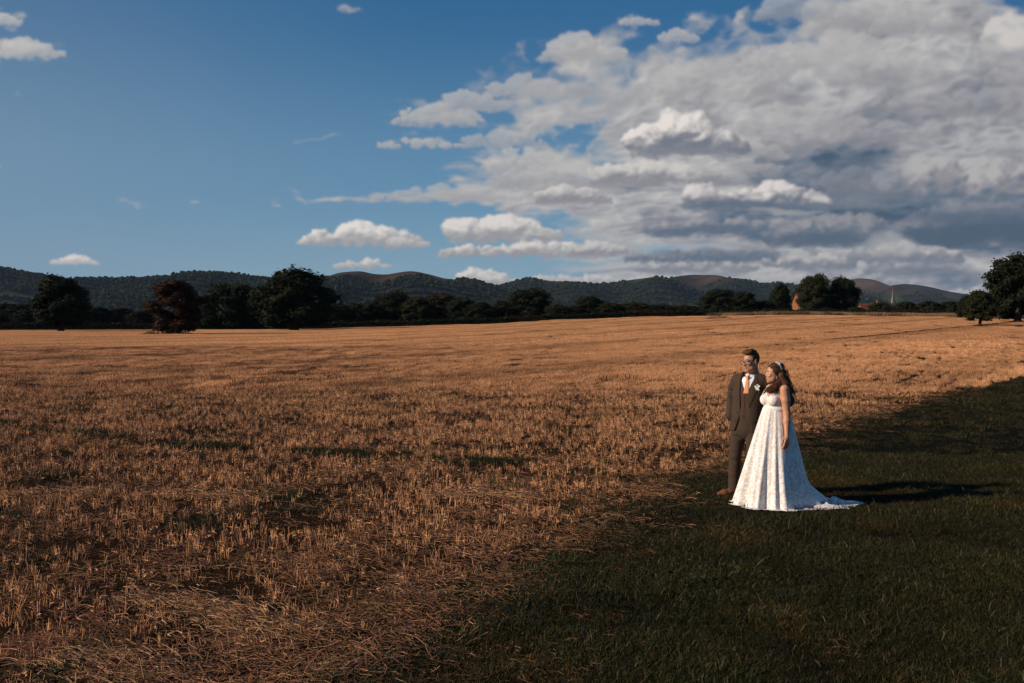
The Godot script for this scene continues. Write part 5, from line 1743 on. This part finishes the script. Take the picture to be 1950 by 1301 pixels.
	coat.limb(sh_l + Vector3(-0.025, 0, 0), sh_l.lerp(el_l, 0.35), 0.074, 0.072, 0.022)
	coat.chain([sh_l.lerp(el_l, 0.35), el_l, wr_l], [0.072, 0.070, 0.056], 0.007)
	coat.carve(func(p: Vector3) -> float:
		var w := 0.052 + 0.030 * smoothstep(1.08, 1.45, p.y) + 0.055 * smoothstep(1.02, 0.80, p.y)
		return maxf(absf(p.x - 0.032 + (1.2 - p.y) * 0.06) - w, 0.03 - p.z), 0.006)
	coat.carve(func(p: Vector3) -> float: return p.y - (0.815 + 0.05 * maxf(0.0, 0.13 - absf(p.x - 0.0)) / 0.13 * (1.0 if p.z > 0.0 else 0.0)), 0.004)
	coat.carve(func(p: Vector3) -> float: return maxf((p - Vector3(0.055, 1.60, -0.03)).length() - 0.118, 1.47 - p.y - (p.z + 0.03) * 0.2), 0.006)
	for q in [[el_r, Vector3(0.03, 0.03, 0.07), Vector3(-0.08, 0.05, 0.03)], [el_r, Vector3(0.04, -0.02, 0.07), Vector3(-0.08, -0.02, 0.04)], [sh_r.lerp(el_r, 0.55), Vector3(0.06, 0.02, 0.06), Vector3(-0.08, 0.0, 0.05)], [el_l, Vector3(0.0, 0.07, 0.05), Vector3(0.07, 0.02, 0.05)], [wr_r, Vector3(-0.07, 0.10, 0.04), Vector3(0.06, 0.12, 0.06)]]:   # sleeve creases
		coat.limb((q[0] + q[1]).lerp(q[0] + q[2], -0.4), (q[0] + q[1]).lerp(q[0] + q[2], 1.4), 0.002, 0.003, 0.022, Vector3.ONE, true)
	b = Build.new()
	coat.mesh_into(b, Vector3(-0.34, 0.78, -0.28), Vector3(0.62, 1.60, 0.24), 0.013)
	var jacket := part("jacket", b.mesh(), tweed, man)
	var edge := func(y: float) -> float: return 0.052 + 0.030 * smoothstep(1.08, 1.45, y) + 0.055 * smoothstep(1.02, 0.80, y)
	for s in [-1.0, 1.0]:                             # lapels, notched
		rows = []
		for k in 9:
			var y := 1.50 - k * 0.047
			var e: float = 0.032 - (1.2 - y) * 0.06 + s * (edge.call(y) + 0.004)
			var wide: float = [0.030, 0.052, 0.066, 0.064, 0.056, 0.046, 0.034, 0.020, 0.006][k]
			rows.append([e, e + s * wide, y] if s > 0 else [e + s * wide, e, y])
		part("lapel", laid(coat, rows, 0.006, 5, 0.005), tweed, jacket)
		var fx: float = 0.02 + s * 0.155
		part("pocket_flap", laid(coat, [[fx - 0.055, fx + 0.055, 0.985], [fx - 0.056, fx + 0.056, 0.96], [fx - 0.055, fx + 0.055, 0.935]], 0.005, 6, 0.004), tweed, jacket)
	b = Build.new()
	b.ball(coat.front(-0.068, 1.055, 0.004), Vector3(0.011, 0.011, 0.005), Color.WHITE, 5, 8)
	part("button", b.mesh(), paint(Color(0.025, 0.018, 0.012), 0.4), jacket)
	# buttonhole flowers
	var bp := coat.front(0.185, 1.365, 0.012)
	b = Build.new()
	for q in [[0.0, 0.0, 0.030], [0.022, 0.024, 0.020], [-0.022, 0.020, 0.018], [0.004, 0.042, 0.015], [0.020, -0.016, 0.014]]:
		flower(b, bp + Vector3(q[0], q[1], 0.012), Vector3(q[0] * 6.0, q[1] * 6.0 + 0.1, 1.0).normalized(), q[2] * 0.8, 6, Color(0.74, 0.71, 0.65), Color(0.62, 0.52, 0.36))
	for k in 6:
		var a := 0.6 + k * 0.9
		var o := Vector3(cos(a), sin(a), 0.25)
		b.quad(bp, bp + o * 0.03 + Vector3(-o.y, o.x, 0) * 0.01, bp + o * 0.058, bp + o * 0.03 - Vector3(-o.y, o.x, 0) * 0.01, Color(0.05, 0.075, 0.035))
	part("buttonhole_flowers", b.mesh(), tinted(0.7), man)

func lace_image() -> Image:                            # ivory flowers and leaves on blush net
	var im := Image.create_empty(512, 512, false, Image.FORMAT_RGB8)
	var net := Color(0.70, 0.575, 0.52).linear_to_srgb()
	im.fill(net)
	var r := RandomNumberGenerator.new()
	r.seed = 12
	for y in 512:
		for x in 512:
			if (x + y) % 7 == 0 or (x - y + 512) % 7 == 0:
				im.set_pixel(x, y, Color(0.77, 0.66, 0.61).linear_to_srgb())
	for k in 620:
		var c := Vector2(r.randf() * 512.0, r.randf() * 512.0)
		var size := r.randf_range(7.0, 18.0)
		var petals := 5 + r.randi() % 3
		var spin := r.randf() * TAU
		var leafy := r.randf() < 0.35
		var tone := Color(0.90, 0.86, 0.81) * r.randf_range(0.94, 1.02)
		tone.a = 1.0
		tone = tone.linear_to_srgb()
		for yy in range(-int(size) - 1, int(size) + 2):
			for xx in range(-int(size) - 1, int(size) + 2):
				var v := Vector2(xx, yy)
				var a := v.angle() + spin
				var reach := size * (0.55 + 0.45 * absf(cos(a * petals * 0.5)))
				if leafy:
					v = v.rotated(spin)
					reach = size if absf(v.y) < size * 0.24 * (1.0 - pow(absf(v.x) / size, 2.0)) else 0.0
				var l := v.length()
				if l < reach and not (l > size * 0.16 and l < size * 0.24 and not leafy):
					im.set_pixel(posmod(int(c.x) + xx, 512), posmod(int(c.y) + yy, 512), tone)
	return im

func make_bride() -> void:
	var d := 11.85
	var px := (1478.0 - 975.0) / LENS * d
	var turn := deg_to_rad(-66.0)
	var woman := thing("person", "woman in ivory lace wedding gown with train, wavy brown hair with white flowers", "person", Vector3(px, land(px, d) + 0.004, -d), turn)
	var inv := Basis(Vector3.UP, -turn)
	var W := func(x: float, y: float, z: float) -> Vector3: return inv * Vector3(x, y, z)      # from picture axes to hers
	var skin := skin_material(Color(0.56, 0.265, 0.145), 91)
	var lace_tex := ImageTexture.create_from_image(lace_image())
	var lace := paint(Color.WHITE, 0.8, 0.3)
	lace.albedo_texture = lace_tex
	lace.heightmap_enabled = true
	lace.heightmap_texture = lace_tex
	lace.heightmap_scale = 0.25
	lace.rim_enabled = true
	lace.rim = 0.2
	var lace_3 := lace.duplicate()
	lace_3.heightmap_enabled = false
	lace_3.uv1_triplanar = true
	lace_3.uv1_scale = Vector3.ONE * 2.6
	var head := Transform3D(Basis.from_euler(Vector3(0.03, deg_to_rad(-17.0), 0.0)).scaled(Vector3.ONE * 0.97), Vector3(0.0, 1.575, 0.03))
	var sh_l := Vector3(0.155, 1.395, -0.005)
	var el_l: Vector3 = W.call(0.085, 1.112, 0.175)
	var wr_l: Vector3 = W.call(0.062, 0.865, 0.265)
	var sh_r := Vector3(-0.135, 1.385, -0.03)
	var el_r := Vector3(-0.22, 1.14, -0.17)
	var wr_r := Vector3(-0.42, 1.08, -0.20)

	# body
	var b := Build.new()
	var hf := head_field(false)
	hf.mesh_into(b, Vector3(-0.10, -0.20, -0.13), Vector3(0.10, 0.135, 0.135), 0.0048, head)
	var bf := Field.new()
	bf.limb(Vector3(0, 1.34, -0.02), Vector3(0, 1.50, 0.0), 0.055, 0.046, 0.04)
	bf.chain([Vector3(0, 0.95, 0), Vector3(0, 1.12, 0), Vector3(0, 1.30, -0.01)], [0.13, 0.115, 0.128], 0.04, Vector3(0.9, 1, 1.2))
	bf.limb(Vector3(-0.10, 1.385, -0.01), Vector3(0.10, 1.385, -0.01), 0.052, 0.052, 0.05)
	bf.egg(Vector3(0.072, 1.262, 0.085), Vector3(0.066, 0.066, 0.060), 0.03)
	bf.egg(Vector3(-0.072, 1.262, 0.085), Vector3(0.066, 0.066, 0.060), 0.03)
	bf.chain([sh_l, sh_l.lerp(el_l, 0.45), el_l, el_l.lerp(wr_l, 0.35), wr_l], [0.056, 0.053, 0.042, 0.041, 0.026], 0.02)
	bf.chain([sh_r, sh_r.lerp(el_r, 0.45), el_r, wr_r], [0.056, 0.053, 0.042, 0.026], 0.02)
	bf.chain([Vector3(0.08, 0.92, 0), Vector3(0.08, 0.5, 0.02), Vector3(0.08, 0.05, 0)], [0.09, 0.06, 0.04], 0.03)
	bf.chain([Vector3(-0.08, 0.92, 0), Vector3(-0.08, 0.5, 0.04), Vector3(-0.08, 0.05, 0.05)], [0.09, 0.06, 0.04], 0.03)
	bf.mesh_into(b, Vector3(-0.42, 0.0, -0.2), Vector3(0.36, 1.55, 0.24), 0.0125)
	var h := Field.new()
	var along := (wr_l - el_l).normalized()
	var back: Vector3 = W.call(0.45, 0.0, 0.9)
	back = (back - along * back.dot(along)).normalized()
	hand_into(h, wr_l + along * 0.012, Basis(along.cross(back).normalized(), along, back), 0.32, 1.0)
	h.mesh_into(b, wr_l + Vector3(-0.12, -0.25, -0.12), wr_l + Vector3(0.12, 0.06, 0.12), 0.005)
	h = Field.new()
	along = (wr_r - el_r).normalized()
	hand_into(h, wr_r + along * 0.01, Basis(along.cross(Vector3.UP).normalized(), along, along.cross(Vector3.UP).cross(along).normalized()), 0.3)
	h.mesh_into(b, wr_r + Vector3(-0.24, -0.14, -0.16), wr_r + Vector3(0.1, 0.14, 0.16), 0.007)
	part("body", b.mesh(), skin, woman)
	face_parts(woman, head, Color(0.45, 0.11, 0.10), Color(0.05, 0.025, 0.015), 0.003)

	# bodice
	var bd := Field.new()
	bd.chain([Vector3(0, 1.12, 0), Vector3(0, 1.20, 0.0), Vector3(0, 1.30, -0.01)], [0.130, 0.128, 0.138], 0.04, Vector3(0.9, 1, 1.2))
	bd.egg(Vector3(0.074, 1.262, 0.087), Vector3(0.074, 0.072, 0.066), 0.025)
	bd.egg(Vector3(-0.074, 1.262, 0.087), Vector3(0.074, 0.072, 0.066), 0.025)
	bd.carve(func(p: Vector3) -> float: return (1.352 - 0.055 * pow(clampf(1.0 - absf(p.x) / 0.075, 0.0, 1.0), 1.4) if p.z > 0.0 else 1.30 - 0.35 * minf(0.2, -p.z)) - p.y, 0.004)
	bd.carve(func(p: Vector3) -> float: return p.y - 1.125, 0.004)
	b = Build.new()
	bd.mesh_into(b, Vector3(-0.20, 1.08, -0.18), Vector3(0.20, 1.40, 0.2), 0.008)
	part("bodice", b.mesh(), lace_3, woman)
	for s in [-1.0, 1.0]:
		b = Build.new()
		b.tube([Vector3(s * 0.085, 1.315, 0.135), Vector3(s * 0.098, 1.385, 0.075), Vector3(s * 0.104, 1.437, 0.012), Vector3(s * 0.100, 1.425, -0.045), Vector3(s * 0.090, 1.33, -0.105), Vector3(s * 0.085, 1.27, -0.125)], [0.005, 0.0045, 0.0045, 0.0045, 0.0045, 0.005], 6)
		part("strap", b.mesh(), paint(Color(0.8, 0.77, 0.74), 0.6), woman)
	# sash under the bust
	b = Build.new()
	var first := true
	for k in 37:
		var a := TAU * k / 36.0
		var o := Vector3(sin(a), 0, cos(a))
		for q in [[1.195, 0.0], [1.170, 0.006], [1.145, 0.004]]:
			b.v.append(Vector3(o.x * (0.151 + q[1]), q[0], o.z * (0.122 + q[1]) + 0.004))
			b.c.append(Color.WHITE)
		if k > 0:
			var p := k * 3
			for t in [p - 3, p, p - 2, p, p + 1, p - 2, p - 2, p + 1, p - 1, p + 1, p + 2, p - 1]:
				b.i.append(t)
	part("sash", b.mesh(true), paint(Color(0.80, 0.75, 0.72), 0.5), woman)

	# skirt: pleats that open towards the hem, train spread on the grass behind her
	b = Build.new()
	var ring := 240
	var tall := 46
	var out := 12
	for j in tall + out:
		for k in ring + 1:
			var a := TAU * k / ring                      # 0 towards the train, a quarter turn towards the camera
			var ca := cos(a)
			var sa := sin(a)
			var t := minf(float(j) / (tall - 1), 1.0)
			var e := clampf(float(j - tall + 1) / out, 0.0, 1.0)
			var open := pow(t, 0.92)
			var rx := lerpf(0.148, 0.435 if ca < 0.0 else 0.44, open)
			var rz := lerpf(0.128, 0.40, open)
			var fold := 0.60 * sin(a * 9.0 + 1.1 * sin(a * 2.0) + 0.5 * t) + 0.28 * sin(a * 17.0 + 1.3 + 1.2 * sin(a)) + 0.16 * sin(a * 29.0 + 2.0 * t)
			fold = signf(fold) * pow(absf(fold), 0.8)
			var r := 1.0 + fold * lerpf(0.02, 0.15, pow(t, 0.9))
			var y := lerpf(1.172, 0.012, t)
			y += 0.012 * t * sin(a * 7.0 + 1.0)
			var x := lerpf(0.0, -0.035, t) + ca * rx * r
			var z := lerpf(0.004, 0.0, t) + sa * rz * r
			# train: cloth sweeps back and lies on the ground
			var tail := pow(maxf(0.0, cos(a - 0.12)), 2.2)
			var sweep := smoothstep(0.70, 1.0, t)
			x += tail * 0.20 * pow(sweep, 1.6)
			if e > 0.0:
				var reach := 0.035 + 0.34 * tail + 0.10 * pow(maxf(0.0, sin(a - 0.3)), 2.0)
				x += ca * e * reach * (0.55 if tail < 0.05 else 1.0)
				z += sa * e * reach * 0.45
				y = 0.016 + 0.040 * tail * (1.0 - e) * (1.0 + fold) + 0.022 * (0.5 + 0.5 * fold) * (1.0 - 0.5 * e) + 0.012 * sin(e * 9.0 + a * 23.0) * tail
				x += 0.012 * e * sin(a * 37.0)
				z += 0.012 * e * cos(a * 41.0)
			b.v.append(inv * Vector3(x, maxf(y, 0.006), z))
			b.c.append(Color.WHITE)
			b.uv.append(Vector2(a / TAU * 6.0, (1.172 - y) * 1.9 + e * 0.5))
	for j in tall + out - 1:
		for k in ring:
			var p := j * (ring + 1) + k
			for t in [p, p + ring + 1, p + 1, p + 1, p + ring + 1, p + ring + 2]:
				b.i.append(t)
	part("skirt", b.mesh(true), lace, woman)
	# scalloped lace edge along hem and train
	b = Build.new()
	var last := (tall + out - 1) * (ring + 1)
	var src: MeshInstance3D = woman.get_node("skirt")
	var sv: PackedVector3Array = src.mesh.surface_get_arrays(0)[Mesh.ARRAY_VERTEX]
	for k in ring:
		var p := sv[last + k]
		var q := sv[last + k + 1]
		var mid := (p + q) * 0.5
		var o := Vector3(mid.x, 0, mid.z).normalized()
		var l := 0.016 + 0.012 * absf(sin(k * 0.9))
		b.quad(p + Vector3(0, 0.002, 0), q + Vector3(0, 0.002, 0), q + o * l + Vector3(0, 0.006, 0), p + o * l * 0.8 + Vector3(0, 0.005, 0))
	part("hem_lace", b.mesh(), paint(Color(0.80, 0.77, 0.75), 0.8), woman)

	# hair: close over the skull, waves down the back and over the near shoulder
	var hf2 := Field.new()
	hf2.egg(Vector3(0, 0.040, -0.026), Vector3(0.086, 0.094, 0.104), 0.02)
	hf2.egg(Vector3(0, -0.02, -0.075), Vector3(0.080, 0.090, 0.060), 0.04)
	hf2.egg(Vector3(0, 0.085, -0.075), Vector3(0.060, 0.045, 0.055), 0.04)
	hf2.limb(Vector3(0.0, -0.05, -0.085), Vector3(0.01, -0.20, -0.105), 0.075, 0.060, 0.04, Vector3(0.9, 1, 1.3))
	hf2.carve(func(p: Vector3) -> float: return maxf(absf(p.x) - 0.062 - maxf(0.0, 0.05 - p.y) * 0.14, -(p.z - 0.040 - maxf(0.0, p.y - 0.055) * 0.7)), 0.012)
	var side := head * Vector3(0.082, -0.02, -0.04)
	b = Build.new()
	var fall := Field.new()
	fall.chain([side + Vector3(0, 0, -0.03), Vector3(0.095, 1.46, -0.02), Vector3(0.085, 1.41, 0.075), Vector3(0.045, 1.35, 0.130)], [0.030, 0.030, 0.022, 0.009], 0.03)
	fall.chain([side + Vector3(0, 0, -0.03), Vector3(0.12, 1.45, -0.05), Vector3(0.10, 1.36, -0.10)], [0.04, 0.045, 0.03], 0.03)
	fall.mesh_into(b, Vector3(0.0, 1.26, -0.18), Vector3(0.22, 1.64, 0.22), 0.007)
	hf2.mesh_into(b, Vector3(-0.13, -0.28, -0.19), Vector3(0.13, 0.16, 0.11), 0.006, head)
	b.c.fill(Color(0.085, 0.036, 0.018))
	rng.seed = 77
	for k in 420:
		var near := k % 3                                 # 0 and 1: over her left shoulder, 2: down the back
		var a := rng.randf_range(-0.4, 1.0)
		var from := head * Vector3(rng.randf_range(0.06, 0.088) if near < 2 else rng.randfn() * 0.05, rng.randf_range(-0.03, 0.06), rng.randf_range(-0.10, -0.035) if near < 2 else -0.11)
		var to := Vector3(rng.randf_range(-0.03, 0.11), rng.randf_range(1.345, 1.41), rng.randf_range(0.09, 0.15)) if near < 2 else Vector3(rng.randfn() * 0.06 + 0.03, rng.randf_range(1.20, 1.36), rng.randf_range(-0.19, -0.12))
		if near == 1 and k % 2:
			to = Vector3(rng.randf_range(0.09, 0.15), rng.randf_range(1.33, 1.44), rng.randf_range(-0.10, 0.07))
		var mid := Vector3(rng.randf_range(0.07, 0.125), rng.randf_range(1.43, 1.50), rng.randf_range(-0.05, 0.02)) if near < 2 else from.lerp(to, 0.5) + Vector3(0.01, 0, -0.05)
		var pts := []
		var rad := []
		var ph := rng.randf() * TAU
		var thick := rng.randf_range(0.0016, 0.0042)
		for j in 15:
			var t := j / 14.0
			var p := from.lerp(mid, t).lerp(mid.lerp(to, t), t)
			var wave := 0.013 * smoothstep(0.15, 0.7, t)
			p += Vector3(cos(ph + t * 13.0), 0.25 * sin(ph + t * 13.0), sin(ph + t * 13.0)) * wave
			pts.append(p)
			rad.append(thick * (1.0 - 0.75 * t * t) + 0.001)
		var g := rng.randf_range(0.6, 1.2)
		var auburn := Color(0.115, 0.046, 0.021)
		var col := auburn * g
		col.a = 1.0
		b.tube(pts, rad, 5, col, 1.0, false)
	for k in 110:                                        # strands combed back over the skull
		var t0 := rng.randf_range(-1.0, 1.0)
		var pts := []
		var rad := []
		for j in 9:
			var t := j / 8.0
			var o := Vector3(sin(t0 * 1.25) * (0.45 + 0.55 * sin(t * PI * 0.8)), cos(t0 * 1.2) * cos(t * 1.9 - 0.75), -sin(t * 2.1 - 0.85)).normalized()
			pts.append(head * (Vector3(0, 0.040, -0.026) + o * Vector3(0.087, 0.096, 0.105)))
			rad.append(0.003)
		b.tube(pts, rad, 5, Color(0.085, 0.036, 0.018) * rng.randf_range(0.5, 1.4), 1.0, false)
	var hm := tinted(0.5, 0.3)
	part("hair", b.mesh(), hm, woman)
	# flowers and pearls pinned in the hair, earring
	b = Build.new()
	for q in [[0.040, 0.135, -0.020, 0.018], [0.062, 0.120, -0.035, 0.021], [0.074, 0.100, -0.050, 0.017], [0.055, 0.130, -0.055, 0.014], [0.082, 0.075, -0.055, 0.013], [0.020, 0.140, -0.045, 0.013]]:
		var p := Vector3(q[0], q[1], q[2])
		flower(b, head * p, (head.basis * (p - Vector3(0, 0.04, -0.026))).normalized(), q[3], 6, Color(0.84, 0.83, 0.80), Color(0.7, 0.66, 0.58))
	for k in 14:
		var o := Vector3(0.75 + 0.2 * sin(k * 2.1), 0.75 - 0.08 * k, -0.25 - 0.035 * k + 0.1 * cos(k * 1.7)).normalized()
		b.ball(head * (Vector3(0, 0.04, -0.026) + o * Vector3(0.092, 0.101, 0.110)), Vector3.ONE * 0.0045, Color(0.82, 0.80, 0.77), 5, 6)
	part("hair_flowers", b.mesh(), tinted(0.5, 0.4), woman)
	b = Build.new()
	b.ball(head * Vector3(0.086, -0.035, -0.002), Vector3.ONE * 0.005, Color.WHITE, 5, 6)
	b.ball(head * Vector3(0.087, -0.050, -0.002), Vector3(0.004, 0.010, 0.004), Color.WHITE, 5, 6)
	part("earring", b.mesh(), paint(Color(0.8, 0.78, 0.74), 0.2, 0.6), woman)
